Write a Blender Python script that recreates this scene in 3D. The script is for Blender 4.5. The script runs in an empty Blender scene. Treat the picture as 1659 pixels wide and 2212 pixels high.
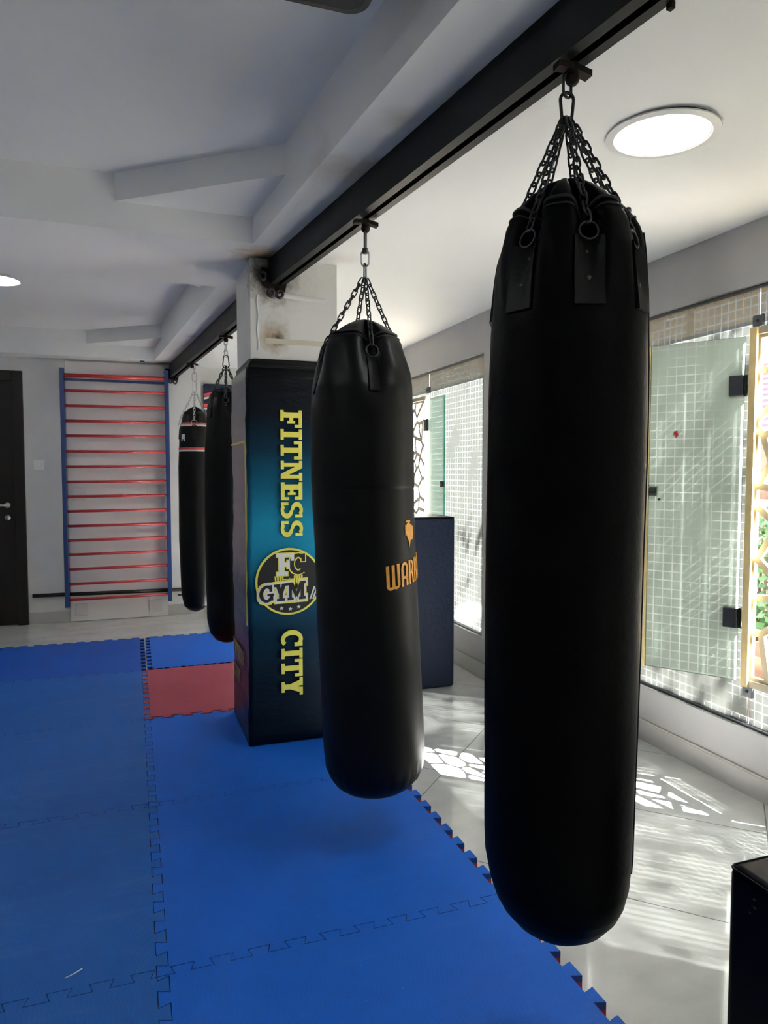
import bpy, bmesh, math, random
from mathutils import Vector, Matrix
from mathutils.geometry import tessellate_polygon
random.seed(7)
S = bpy.context.scene
COL = S.collection
PI = math.pi
YAW = math.radians(19.46)

# ------------------------------------------------------------------ helpers
class MB:
    """collects shapes and links them as ONE mesh object"""
    def __init__(self):
        self.v = []; self.f = []; self.m = []; self.sm = []
    def add(self, vs, fs, mi=0, smooth=False):
        b = len(self.v)
        self.v += [tuple(p) for p in vs]
        for f in fs:
            self.f.append([i + b for i in f]); self.m.append(mi); self.sm.append(smooth)
    def box(self, x0, x1, y0, y1, z0, z1, mi=0):
        vs = [(x0,y0,z0),(x1,y0,z0),(x1,y1,z0),(x0,y1,z0),(x0,y0,z1),(x1,y0,z1),(x1,y1,z1),(x0,y1,z1)]
        self.add(vs, [(0,3,2,1),(4,5,6,7),(0,1,5,4),(1,2,6,5),(2,3,7,6),(3,0,4,7)], mi)
    def hexa(self, bot, top, mi=0):
        self.add(list(bot)+list(top), [(0,3,2,1),(4,5,6,7),(0,1,5,4),(1,2,6,5),(2,3,7,6),(3,0,4,7)], mi)
    def prism(self, poly, z0, z1, mi=0, fn=None, side=None):
        """poly: ccw 2D outline, extruded; fn maps (a,b,c)->xyz"""
        fn = fn or (lambda a,b,c: (a,b,c))
        n = len(poly)
        vs = [fn(p[0],p[1],z0) for p in poly] + [fn(p[0],p[1],z1) for p in poly]
        tri = tessellate_polygon([[Vector((p[0],p[1],0)) for p in poly]])
        area = sum(poly[i][0]*poly[(i+1)%n][1]-poly[(i+1)%n][0]*poly[i][1] for i in range(n))
        fs = []
        for t in tri:
            a = [poly[i] for i in t]
            ar = (a[1][0]-a[0][0])*(a[2][1]-a[0][1])-(a[2][0]-a[0][0])*(a[1][1]-a[0][1])
            if ar < 0: t = (t[0],t[2],t[1])
            fs.append(tuple(i+n for i in t)); fs.append((t[0],t[2],t[1]))
        self.add(vs, fs, mi)
        sd = []
        for i in range(n):
            j = (i+1)%n
            sd.append((i,j,j+n,i+n) if area > 0 else (j,i,i+n,j+n))
        self.add(vs, sd, mi if side is None else side)
    def tube(self, pts, r, seg=8, closed=False, mi=0, cap=True):
        pts = [Vector(p) for p in pts]; n = len(pts)
        rr = r if isinstance(r,(list,tuple)) else [r]*n
        rings = []; up = None
        for i,p in enumerate(pts):
            if closed: d = pts[(i+1)%n]-pts[i-1]
            else: d = pts[min(i+1,n-1)]-pts[max(i-1,0)]
            d.normalize()
            if up is None:
                up = Vector((0,0,1)) if abs(d.z) < .9 else Vector((1,0,0))
            a = d.cross(up)
            if a.length < 1e-5: a = d.orthogonal()
            a.normalize(); b = a.cross(d); up = b
            rings.append([p+(a*math.cos(2*PI*k/seg)+b*math.sin(2*PI*k/seg))*rr[i] for k in range(seg)])
        vs = [q for R in rings for q in R]; fs = []
        for i in range(n if closed else n-1):
            j = (i+1)%n
            for k in range(seg):
                l = (k+1)%seg
                fs.append((i*seg+k, i*seg+l, j*seg+l, j*seg+k))
        if not closed and cap:
            fs.append(tuple(range(seg-1,-1,-1))); fs.append(tuple((n-1)*seg+k for k in range(seg)))
        self.add(vs, fs, mi, True)
    def cyl(self, p0, p1, r, seg=16, mi=0):
        self.tube([p0,p1], r, seg, False, mi)
    def grid(self, rows, closed=True, mi=0, smooth=True, cap0=False, cap1=False):
        n = len(rows[0]); vs = [p for R in rows for p in R]; fs = []
        for i in range(len(rows)-1):
            for k in range(n if closed else n-1):
                l = (k+1)%n
                fs.append((i*n+k, i*n+l, (i+1)*n+l, (i+1)*n+k))
        if cap0: fs.append(tuple(range(n-1,-1,-1)))
        if cap1: fs.append(tuple((len(rows)-1)*n+k for k in range(n)))
        self.add(vs, fs, mi, smooth)
    def sphere(self, c, r, mi=0, seg=12, sq=(1,1,1)):
        rows = []
        for i in range(1, seg//2):
            a = PI*i/(seg//2)
            rows.append([(c[0]+sq[0]*r*math.sin(a)*math.cos(2*PI*k/seg), c[1]+sq[1]*r*math.sin(a)*math.sin(2*PI*k/seg), c[2]-sq[2]*r*math.cos(a)) for k in range(seg)])
        self.grid(rows, True, mi, True, True, True)
    def build(self, name, mats, parent=None, off=None, bevel=0, seg=2, fix=False):
        me = bpy.data.meshes.new(name)
        o = off or (0,0,0)
        me.from_pydata([(p[0]-o[0],p[1]-o[1],p[2]-o[2]) for p in self.v], [], self.f)
        mats = mats if isinstance(mats,(list,tuple)) else [mats]
        for m in mats: me.materials.append(m)
        for i,p in enumerate(me.polygons):
            p.material_index = self.m[i]; p.use_smooth = self.sm[i]
        if fix:
            bm = bmesh.new(); bm.from_mesh(me)
            bmesh.ops.remove_doubles(bm, verts=bm.verts, dist=1e-5)
            bmesh.ops.recalc_face_normals(bm, faces=bm.faces)
            bm.to_mesh(me); bm.free()
        ob = bpy.data.objects.new(name, me); COL.objects.link(ob)
        if parent is not None: ob.parent = parent
        if bevel:
            md = ob.modifiers.new('bevel','BEVEL'); md.width = bevel; md.segments = seg; md.limit_method = 'ANGLE'
            for p in me.polygons: p.use_smooth = True
            wn = ob.modifiers.new('wn','WEIGHTED_NORMAL'); wn.keep_sharp = False
        return ob

def tag(o, label=None, cat=None, group=None, kind=None):
    if label: o['label'] = label
    if cat: o['category'] = cat
    if group: o['group'] = group
    if kind: o['kind'] = kind
    return o
def thing(name, label, cat, loc=(0,0,0), rotz=0, group=None, kind=None):
    o = bpy.data.objects.new(name, None); COL.objects.link(o)
    o.location = loc; o.rotation_euler = (0,0,rotz); o.empty_display_size = .1
    return tag(o, label, cat, group, kind)
def struct(o): o['kind'] = 'structure'; return o

# ------------------------------------------------------------------ materials
def newmat(name):
    m = bpy.data.materials.new(name); m.use_nodes = True
    nt = m.node_tree; nt.nodes.clear()
    out = nt.nodes.new('ShaderNodeOutputMaterial')
    return m, nt, out
class N:
    def __init__(s, nt): s.nt = nt
    def __call__(s, t, **kw):
        n = s.nt.nodes.new(t)
        for k,v in kw.items():
            if k in n.inputs: n.inputs[k].default_value = v
            else: setattr(n, k, v)
        return n
    def link(s, a, b): s.nt.links.new(a, b)
    def val(s, x, sock):
        if hasattr(x,'is_output'): s.link(x, sock)
        else: sock.default_value = x
    def math(s, op, a, b=0.0, c=0.0):
        n = s.nt.nodes.new('ShaderNodeMath'); n.operation = op
        s.val(a, n.inputs[0]); s.val(b, n.inputs[1]); s.val(c, n.inputs[2])
        return n.outputs[0]
    def mix(s, fac, a, b):
        n = s.nt.nodes.new('ShaderNodeMix'); n.data_type = 'RGBA'
        s.val(fac, n.inputs[0])
        for x,k in ((a,6),(b,7)):
            if hasattr(x,'is_output'): s.link(x, n.inputs[k])
            else: n.inputs[k].default_value = (*x,1) if len(x)==3 else x
        return n.outputs[2]
    def noise(s, scale, detail=3, rough=.5, vec=None, coord='Object', stretch=None):
        n = s.nt.nodes.new('ShaderNodeTexNoise'); n.inputs['Scale'].default_value = scale
        n.inputs['Detail'].default_value = detail; n.inputs['Roughness'].default_value = rough
        if vec is None:
            vec = s.nt.nodes.new('ShaderNodeTexCoord').outputs[coord]
        if stretch:
            mp = s.nt.nodes.new('ShaderNodeMapping'); mp.inputs['Scale'].default_value = stretch
            s.link(vec, mp.inputs[0]); vec = mp.outputs[0]
        s.link(vec, n.inputs['Vector'])
        return n.outputs['Fac']
    def ramp(s, fac, stops):
        n = s.nt.nodes.new('ShaderNodeValToRGB'); e = n.color_ramp.elements
        while len(e) > 1: e.remove(e[-1])
        e[0].position = stops[0][0]; e[0].color = (*stops[0][1],1)
        for p,c in stops[1:]:
            x = e.new(p); x.color = (*c,1)
        s.link(fac, n.inputs[0]); return n.outputs[0]
def g(x): return (x,x,x)
def pmat(name, col, rough=.5, metal=0, spec=.5, var=0, vscale=6, bump=0, bscale=60, stretch=None, col2=None, coat=0, coord='Object'):
    m, nt, out = newmat(name); n = N(nt)
    b = n('ShaderNodeBsdfPrincipled')
    b.inputs['Roughness'].default_value = rough; b.inputs['Metallic'].default_value = metal
    b.inputs['Specular IOR Level'].default_value = spec; b.inputs['Coat Weight'].default_value = coat
    if var or col2:
        f = n.noise(vscale, 4, .6, stretch=stretch, coord=coord)
        f = n.ramp(f, [(.35,g(0)),(.7,g(1))])
        c2 = col2 or tuple(min(1,c*(1+var)) for c in col)
        n.link(n.mix(f, col, c2), b.inputs['Base Color'])
    else: b.inputs['Base Color'].default_value = (*col,1)
    if bump:
        bp = n('ShaderNodeBump'); bp.inputs['Strength'].default_value = bump; bp.inputs['Distance'].default_value = .01
        n.link(n.noise(bscale, 4, .6, stretch=stretch, coord=coord), bp.inputs['Height'])
        n.link(bp.outputs[0], b.inputs['Normal'])
    n.link(b.outputs[0], out.inputs[0])
    return m

M = {}
M['wall'] = pmat('wall_paint', (.66,.66,.65), .55, var=.12, vscale=2, bump=.03, bscale=40)
M['walldark'] = pmat('grey_wall_paint', (.62,.62,.63), .6, var=.1, vscale=2)
M['wallr'] = pmat('backlit_wall_paint', (.38,.375,.37), .6, var=.1, vscale=3, bump=.04, bscale=30)  # darkened: the wall's backlit shade is put into its colour
M['panel'] = pmat('white_board', (.68,.66,.66), .18, var=.08, vscale=1.2)
M['plate'] = pmat('off_white_plate', (.58,.56,.56), .3)
M['bags'] = pmat('black_leather', (.0007,.0007,.0008), .48, spec=.06, var=.3, vscale=20, bump=.12, bscale=45)
M['bagm'] = pmat('black_vinyl', (.0020,.0021,.0021), .43, spec=.17, bump=.1, bscale=16)
M['bagstrap'] = pmat('black_strap', (.006,.006,.0058), .55, spec=.2, bump=.15, bscale=80)
M['zip'] = pmat('black_zip', (.004,.004,.004), .6)
M['steel'] = pmat('dark_painted_steel', (.0045,.005,.0055), .5, spec=.16, col2=(.009,.0088,.0085), vscale=9, bump=.06, bscale=30)
M['chain'] = pmat('dark_chain_steel', (.05,.05,.05), .4, metal=.85, var=.4, vscale=30)
M['chrome'] = pmat('zinc_chain', (.45,.45,.44), .28, metal=1, var=.2, vscale=40)
M['rust'] = pmat('rusty_bracket', (.012,.009,.008), .7, spec=.1, col2=(.025,.015,.011), vscale=40)
M['rivet'] = pmat('rivet_metal', (.12,.10,.085), .45, metal=.9)
M['red'] = pmat('red_enamel', (.42,.035,.04), .35, var=.1)
M['bluepaint'] = pmat('blue_enamel', (.012,.035,.14), .4)
M['navy'] = pmat('navy_vinyl', (.008,.015,.042), .42, spec=.3, bump=.35, bscale=38)
M['blackv'] = pmat('black_blue_vinyl', (.002,.0025,.006), .45, spec=.05, bump=.05, bscale=30)
M['darkwood'] = pmat('dark_brown_door', (.007,.005,.0046), .4, spec=.3, var=.5, vscale=4, stretch=(1,1,.1))
M['plastic'] = pmat('white_plastic', (.82,.82,.80), .35)
M['blackpipe'] = pmat('black_pipe', (.008,.008,.009), .4)
M['lampring'] = pmat('white_lamp_ring', (.75,.75,.74), .4)
M['brass'] = pmat('brass_strip', (.72,.56,.27), .4, metal=.3, var=.2, vscale=12)
M['lattice'] = pmat('beige_lattice_metal', (.36,.32,.24), .6, var=.15, vscale=5)
M['patch'] = pmat('dark_patch_fitting', (.018,.02,.026), .3, spec=.5)
M['greyfit'] = pmat('grey_patch_fitting', (.11,.115,.125), .35, metal=.6)
M['yellow'] = pmat('print_yellow', (.88,.80,.13), .5)
M['pblack'] = pmat('print_black', (.008,.008,.009), .45)
M['pwhite'] = pmat('print_white', (.8,.8,.8), .5)
M['orange'] = pmat('print_orange', (.72,.32,.045), .5, var=.2, vscale=60)
M['tape'] = pmat('black_wrap_tape', (.003,.003,.0035), .35, spec=.25, bump=.5, bscale=20, stretch=(1,1,9))
M['whitestripe'] = pmat('white_stripe', (.6,.58,.55), .5)
M['redstripe'] = pmat('red_stripe', (.5,.04,.05), .5)
M['speaker'] = pmat('black_speaker', (.006,.006,.006), .6)
M['rim'] = pmat('dark_grey_rim', (.07,.066,.06), .8, bump=.5, bscale=120)
M['masktape'] = pmat('masking_tape', (.58,.55,.44), .5)
M['socket'] = pmat('dark_socket', (.03,.025,.02), .6)
M['ground'] = pmat('pale_paving', (.2,.185,.165), .8, var=.2, vscale=2)
M['beigewall'] = pmat('beige_render', (.42,.37,.29), .8, var=.15, vscale=2)
M['brownbox'] = pmat('brown_planter', (.13,.07,.04), .7, var=.3, vscale=6)
M['leaf'] = pmat('green_leaf', (.02,.06,.012), .6, col2=(.04,.10,.02), vscale=12)  # darkened so the foliage outside reads as shaded
M['bark'] = pmat('bark', (.1,.07,.045), .8, var=.4, vscale=12)
M['cream'] = pmat('cream_shelf', (.4,.37,.32), .6)
M['canopy'] = pmat('beige_canopy', (.45,.37,.24), .7)

def m_ceiling():
    m, nt, out = newmat('ceiling_paint'); n = N(nt)
    b = n('ShaderNodeBsdfPrincipled', Roughness=.6)
    co = n('ShaderNodeTexCoord').outputs['Object']
    f = n.noise(2.2, 4, .6, vec=co)
    col = n.mix(f, (.80,.81,.82), (.86,.865,.865))
    # rust stains where the rails are fixed
    for (x,y,r,a) in ((.70,2.33,.16,.5),(.83,2.30,.12,.6),(.99,1.75,.12,.45),(.60,3.36,.17,1.3),(.74,1.95,.08,.45),(.93,1.1,.15,.5),(.46,5.5,.1,.5),(.28,6.9,.16,.75),(.95,3.3,.12,.25)):
        mp = n('ShaderNodeVectorMath', operation='DISTANCE'); n.link(co, mp.inputs[0]); mp.inputs[1].default_value = (x,y,2.365)
        d = n.math('DIVIDE', mp.outputs['Value'], r)
        nn = n.noise(14, 4, .65, vec=co)
        d = n.math('ADD', d, n.math('MULTIPLY', n.math('SUBTRACT', nn, .5), .9))
        k = n.math('MULTIPLY', n.math('SUBTRACT', 1.0, d), a)
        kn = nt.nodes.new('ShaderNodeClamp'); n.link(k, kn.inputs[0])
        col = n.mix(kn.outputs[0], col, (.42,.27,.13))
    for (x,y,r,a) in ((.60,3.41,.10,1.6),(.66,3.3,.05,.8),(.31,6.97,.10,1.3)):
        mp = n('ShaderNodeVectorMath', operation='DISTANCE'); n.link(co, mp.inputs[0]); mp.inputs[1].default_value = (x,y,2.365)
        d = n.math('ADD', n.math('DIVIDE', mp.outputs['Value'], r), n.math('MULTIPLY', n.math('SUBTRACT', n.noise(9,4,.65,vec=co), .5), .8))
        kn = nt.nodes.new('ShaderNodeClamp'); n.link(n.math('MULTIPLY', n.math('SUBTRACT', 1.0, d), a), kn.inputs[0])
        col = n.mix(kn.outputs[0], col, (.035,.025,.02))
    n.link(col, b.inputs['Base Color'])
    bp = n('ShaderNodeBump', Strength=.05, Distance=.01); n.link(n.noise(35,3,.5,vec=co), bp.inputs['Height']); n.link(bp.outputs[0], b.inputs['Normal'])
    n.link(b.outputs[0], out.inputs[0]); return m
M['ceil'] = m_ceiling()

def m_floor():
    m, nt, out = newmat('porcelain_tiles'); n = N(nt)
    b = n('ShaderNodeBsdfPrincipled'); b.inputs['Specular IOR Level'].default_value = .6
    co = n('ShaderNodeTexCoord').outputs['Object']
    sx = n('ShaderNodeSeparateXYZ'); n.link(co, sx.inputs[0]); x,y = sx.outputs[0], sx.outputs[1]
    u = n.math('MULTIPLY', n.math('ADD', x, y), .70711); w = n.math('MULTIPLY', n.math('SUBTRACT', y, x), .70711)
    P = .645
    def line(c, o):
        t = n.math('PINGPONG', n.math('SUBTRACT', c, o), P/2)     # 0 at the joint
        return n.math('LESS_THAN', t, .0021)
    ln = n.math('MAXIMUM', line(u, 2.31-P*20), line(w, -.18-P*20))
    marb = n.noise(2.3, 6, .62, vec=co, stretch=(1,2.2,1))
    marb2 = n.noise(9, 5, .6, vec=co)
    col = n.mix(n.ramp(marb,[(.35,g(0)),(.65,g(1))]), (.56,.565,.55), (.67,.67,.65))
    col = n.mix(n.math('MULTIPLY', n.ramp(marb2,[(.5,g(0)),(.75,g(1))]), .35), col, (.48,.48,.465))
    col = n.mix(ln, col, (.13,.125,.115))
    n.link(col, b.inputs['Base Color'])
    r = n.math('ADD', n.math('MULTIPLY', n.noise(5,4,.6,vec=co), .08), .035)
    r = n.math('ADD', r, n.math('MULTIPLY', ln, .4)); n.link(r, b.inputs['Roughness'])
    n.link(b.outputs[0], out.inputs[0]); return m
M['floor'] = m_floor()
M['skirt'] = pmat('skirting_tile', (.42,.415,.4), .3, var=.15, vscale=3)
M['grout'] = pmat('pale_grout', (.5,.48,.42), .7)

def m_foam(name, c1, c2, scuff):
    m, nt, out = newmat(name); n = N(nt)
    b = n('ShaderNodeBsdfPrincipled', Roughness=.55); b.inputs['Specular IOR Level'].default_value = .2
    co = n('ShaderNodeTexCoord').outputs['Object']
    f = n.ramp(n.noise(2.2, 5, .65, vec=co), [(.35,g(0)),(.7,g(1))])
    col = n.mix(f, c1, c2)
    sc = n.ramp(n.noise(5, 6, .7, vec=co, stretch=(.6,2.6,1)), [(.55,g(0)),(.8,g(1))])
    col = n.mix(n.math('MULTIPLY', sc, scuff), col, (.16,.26,.42))
    sp = n.ramp(n.noise(70, 2, .5, vec=co), [(.76,g(0)),(.79,g(1))])
    col = n.mix(n.math('MULTIPLY', sp, .25), col, (.3,.4,.55))
    n.link(col, b.inputs['Base Color'])
    # fine woven ribs pressed into the foam
    sx = n('ShaderNodeSeparateXYZ'); n.link(co, sx.inputs[0])
    a = n.math('PINGPONG', n.math('ADD', n.math('MULTIPLY', sx.outputs[0], 1.0), n.math('MULTIPLY', sx.outputs[1], .18)), .0032)
    c = n.math('PINGPONG', n.math('ADD', n.math('MULTIPLY', sx.outputs[1], 1.0), n.math('MULTIPLY', sx.outputs[0], -.18)), .0032)
    h = n.math('MULTIPLY', n.math('MAXIMUM', a, c), 300)
    bp = n('ShaderNodeBump', Strength=.5, Distance=.0012); n.link(h, bp.inputs['Height']); n.link(bp.outputs[0], b.inputs['Normal'])
    n.link(b.outputs[0], out.inputs[0]); return m
M['foam_blue'] = m_foam('blue_foam', (.007,.108,.54), (.009,.122,.60), .10)
M['foam_faded'] = m_foam('faded_blue_foam', (.011,.10,.40), (.018,.12,.45), .20)
M['foam_dark'] = m_foam('dark_blue_foam', (.008,.075,.40), (.010,.085,.44), .08)
M['foam_red'] = m_foam('red_foam', (.36,.06,.09), (.42,.08,.115), .10)
M['foam_redside'] = pmat('red_foam_side', (.45,.03,.035), .6)
M['foam_blueside'] = pmat('blue_foam_side', (.01,.06,.3), .6)

def m_pad():
    m, nt, out = newmat('printed_banner_vinyl'); n = N(nt)
    b = n('ShaderNodeBsdfPrincipled', Roughness=.42); b.inputs['Specular IOR Level'].default_value = .12
    co = n('ShaderNodeTexCoord').outputs['Object']
    sx = n('ShaderNodeSeparateXYZ'); n.link(co, sx.inputs[0])
    z = n.math('DIVIDE', sx.outputs[2], 1.85)
    col = n.ramp(z, [(0,(.003,.006,.012)),(.16,(.003,.010,.020)),(.30,(.003,.022,.045)),(.40,(.005,.065,.13)),(.50,(.010,.20,.34)),(.58,(.011,.22,.37)),(.67,(.006,.10,.18)),(.77,(.003,.025,.05)),(.86,(.003,.006,.011)),(1,(.003,.003,.0035))])
    n.link(col, b.inputs['Base Color'])
    bp = n('ShaderNodeBump', Strength=.25, Distance=.02); n.link(n.noise(5,4,.6,vec=co,stretch=(1.5,1.5,4)), bp.inputs['Height']); n.link(bp.outputs[0], b.inputs['Normal'])
    n.link(b.outputs[0], out.inputs[0]); return m
M['pad'] = m_pad()
def m_padleft():
    m, nt, out = newmat('printed_side_vinyl'); n = N(nt)
    b = n('ShaderNodeBsdfPrincipled', Roughness=.4)
    co = n('ShaderNodeTexCoord').outputs['Object']
    sx = n('ShaderNodeSeparateXYZ'); n.link(co, sx.inputs[0])
    z = n.math('ADD', n.math('DIVIDE', sx.outputs[2], 1.85), n.math('MULTIPLY', n.math('SUBTRACT', n.noise(6,4,.6,vec=co), .5), .08))
    col = n.ramp(z, [(0,(.01,.012,.03)),(.11,(.015,.015,.04)),(.16,(.1,.02,.04)),(.27,(.14,.03,.05)),(.31,(.03,.05,.16)),(.40,(.05,.06,.13)),(.45,(.26,.23,.25)),(.7,(.33,.28,.30)),(.82,(.30,.28,.27)),(.9,(.22,.22,.22)),(1,(.24,.23,.22))])
    n.link(col, b.inputs['Base Color'])
    bp = n('ShaderNodeBump', Strength=.3, Distance=.02); n.link(n.noise(7,4,.6,vec=co,stretch=(1.5,1.5,3)), bp.inputs['Height']); n.link(bp.outputs[0], b.inputs['Normal'])
    n.link(b.outputs[0], out.inputs[0]); return m
M['padleft'] = m_padleft()
def m_pillar():
    m, nt, out = newmat('pillar_plaster'); n = N(nt)
    b = n('ShaderNodeBsdfPrincipled', Roughness=.6)
    co = n('ShaderNodeTexCoord').outputs['Object']
    col = n.mix(n.noise(6,5,.6,vec=co), (.66,.655,.63), (.76,.755,.73))
    for (x,y,zz,r,a,c) in ((.63,3.40,2.28,.15,1.4,(.03,.022,.018)),(.68,3.40,2.27,.20,.35,(.22,.17,.12)),(.645,3.40,1.995,.09,1.0,(.33,.2,.07)),(.668,3.40,1.985,.04,1.3,(.06,.04,.03)),(.665,3.40,2.06,.07,.25,(.3,.29,.26))):
        mp = n('ShaderNodeVectorMath', operation='DISTANCE'); n.link(co, mp.inputs[0]); mp.inputs[1].default_value = (x,y,zz)
        d = n.math('ADD', n.math('DIVIDE', mp.outputs['Value'], r), n.math('MULTIPLY', n.math('SUBTRACT', n.noise(22,5,.7,vec=co), .5), 1.1))
        kn = nt.nodes.new('ShaderNodeClamp'); n.link(n.math('MULTIPLY', n.math('SUBTRACT', 1.0, d), a), kn.inputs[0])
        col = n.mix(kn.outputs[0], col, c)
    n.link(col, b.inputs['Base Color'])
    bp = n('ShaderNodeBump', Strength=.15, Distance=.01); n.link(n.noise(25,4,.6,vec=co), bp.inputs['Height']); n.link(bp.outputs[0], b.inputs['Normal'])
    n.link(b.outputs[0], out.inputs[0]); return m
M['pillar'] = m_pillar()

def m_frost(name, tcol, dcol, wear, tline, ax=('y','z'), o=(0,0), clear=.04, p=.0395, lw=.0021, linecol=(.35,.36,.35), bleed=.93, band=0, bouncecol=(.030,.0245,.016)):
    """frosted window film cut into small squares; clear joints between the squares, worn away in places"""
    m, nt, out = newmat(name); n = N(nt)
    co = n('ShaderNodeTexCoord').outputs['Object']
    sx = n('ShaderNodeSeparateXYZ'); n.link(co, sx.inputs[0])
    A = sx.outputs['xyz'.index(ax[0])]; B = sx.outputs['xyz'.index(ax[1])]
    def line(c, oo):
        t = n.math('PINGPONG', n.math('ADD', c, 8*p+oo), p/2)
        return n.math('LESS_THAN', t, lw)
    ln = n.math('MAXIMUM', line(A,o[0]), line(B,o[1]))
    wn = n.ramp(n.noise(4, 2, .5, vec=co), [(wear-.06,g(0.1)),(wear+.08,g(1))])
    ln = n.math('MULTIPLY', ln, wn)
    tr = n('ShaderNodeBsdfTranslucent'); tr.inputs[0].default_value = (*tcol,1)
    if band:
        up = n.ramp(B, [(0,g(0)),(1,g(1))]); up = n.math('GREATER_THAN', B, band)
        n.link(n.mix(up, tcol, bouncecol), tr.inputs[0])  # beige light bounced from a soffit outside, put into the upper film colour
    df = n('ShaderNodeBsdfDiffuse'); df.inputs[0].default_value = (*dcol,1)
    ad = n('ShaderNodeAddShader'); n.link(tr.outputs[0], ad.inputs[0]); n.link(df.outputs[0], ad.inputs[1])
    tp = n('ShaderNodeBsdfTransparent'); tp.inputs[0].default_value = (*linecol,1)
    t2 = n('ShaderNodeBsdfTranslucent'); t2.inputs[0].default_value = (*tline,1)
    mx0 = n('ShaderNodeMixShader'); mx0.inputs[0].default_value = clear
    n.link(ad.outputs[0], mx0.inputs[1]); n.link(tp.outputs[0], mx0.inputs[2])
    mxl = n('ShaderNodeMixShader'); mxl.inputs[0].default_value = bleed
    n.link(tp.outputs[0], mxl.inputs[1]); n.link(t2.outputs[0], mxl.inputs[2])
    mx = n('ShaderNodeMixShader'); n.link(ln, mx.inputs[0]); n.link(mx0.outputs[0], mx.inputs[1]); n.link(mxl.outputs[0], mx.inputs[2])
    gl = n('ShaderNodeBsdfGlossy'); gl.inputs['Roughness'].default_value = .08
    fr = n('ShaderNodeFresnel', IOR=1.4)
    mg = n('ShaderNodeMixShader'); n.link(n.math('MULTIPLY', fr.outputs[0], .35), mg.inputs[0]); n.link(mx.outputs[0], mg.inputs[1]); n.link(gl.outputs[0], mg.inputs[2])
    n.link(mg.outputs[0], out.inputs[0]); return m
def m_clear(name, col):
    m, nt, out = newmat(name); n = N(nt)
    tp = n('ShaderNodeBsdfTransparent'); tp.inputs[0].default_value = (*col,1)
    gl = n('ShaderNodeBsdfGlossy'); gl.inputs['Roughness'].default_value = .02
    fr = n('ShaderNodeFresnel', IOR=1.3)
    mg = n('ShaderNodeMixShader'); n.link(n.math('MULTIPLY', fr.outputs[0], .3), mg.inputs[0]); n.link(tp.outputs[0], mg.inputs[1]); n.link(gl.outputs[0], mg.inputs[2])
    n.link(mg.outputs[0], out.inputs[0]); return m
TC = (.0098,.0102,.0093)
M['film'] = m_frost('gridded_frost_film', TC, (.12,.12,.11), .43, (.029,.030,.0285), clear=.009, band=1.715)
M['filmleaf'] = m_frost('door_frost_film', (.52,.58,.52), (.08,.09,.08), .44, (.97,.98,.95), bleed=.85, clear=.05, lw=.0025, linecol=(.9,.92,.9), ax=('x','z'))
M['filmgreen'] = m_frost('greenish_frost', (.46,.56,.51), (.06,.08,.075), .58, (.7,.8,.75), clear=.1, linecol=(.7,.8,.75), ax=('x','z'))
def m_sticker():
    m, nt, out = newmat('red_translucent_sticker'); n = N(nt)
    a = n('ShaderNodeBsdfTranslucent'); a.inputs[0].default_value = (.55,.06,.07,1)
    d = n('ShaderNodeBsdfDiffuse'); d.inputs[0].default_value = (.35,.03,.04,1)
    x = n('ShaderNodeAddShader'); n.link(a.outputs[0], x.inputs[0]); n.link(d.outputs[0], x.inputs[1]); n.link(x.outputs[0], out.inputs[0]); return m
M['sticker'] = m_sticker()
M['clear'] = m_clear('clear_glass', (.95,.97,.96))
M['edgeglass'] = pmat('green_glass_edge', (.03,.22,.15), .15, spec=.6)

def m_emit(name, col, st):
    m, nt, out = newmat(name); n = N(nt)
    e = n('ShaderNodeEmission'); e.inputs[0].default_value = (*col,1); e.inputs[1].default_value = st
    n.link(e.outputs[0], out.inputs[0]); return m
LAMP = 13.0
M['lamp'] = m_emit('lit_lamp_diffuser', (.95,.98,1), LAMP)

# ------------------------------------------------------------------ room shell
ZC = 2.36            # flat ceiling
ZT = 2.585           # top of the coffers
ZM = 2.472           # corner triangles in the coffers
XW, XF, YS = 2.42, 2.14, 3.6     # window wall (near), window wall (far), step between them
YB = 6.97
b = MB(); b.box(-3.2, XW+.14, -3.2, 7.3, -.12, 0); struct(b.build('floor', M['floor']))

def beamx(y): return .628+(3.369-y)*.1234
def coffer(x0, y0, y1):
    """inner rectangle of a coffer, right side running with the rail"""
    xr = lambda y: .52+(3.2-y)*.088
    return [(x0,y0),(xr(y0),y0),(xr(y1),y1),(x0,y1)]
C1 = coffer(-1.9, .1, 3.2); C2 = coffer(-1.9, 4.0, 6.76)
b = MB()
outer = [(-3.2,-3.2),(1.3,-3.2),(beamx(-3.2)+.05,-3.2),(beamx(3.4)+.05,3.4),(beamx(7.3)+.08,7.3),(-3.2,7.3)]
loops = [outer, C1, C2]
flat = [p for L in loops for p in L]
tri = tessellate_polygon([[Vector((*p,0)) for p in L] for L in loops])
fs = []
for t in tri:
    a = [flat[i] for i in t]
    ar = (a[1][0]-a[0][0])*(a[2][1]-a[0][1])-(a[2][0]-a[0][0])*(a[1][1]-a[0][1])
    fs.append(t if ar < 0 else (t[0],t[2],t[1]))
b.add([(*p,ZC) for p in flat], fs)
rightp = [(beamx(-3.2)+.05,-3.2,ZC),(XW+.13,-3.2,2.387),(XW+.13,3.73,2.387),(XF+.13,3.73,2.382),(XF+.13,7.3,2.382),(beamx(7.3)+.08,7.3,ZC),(beamx(3.4)+.05,3.4,ZC)]
b.add(rightp, [(2,1,0),(6,3,2),(6,2,0),(6,5,4),(6,4,3)])
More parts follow.
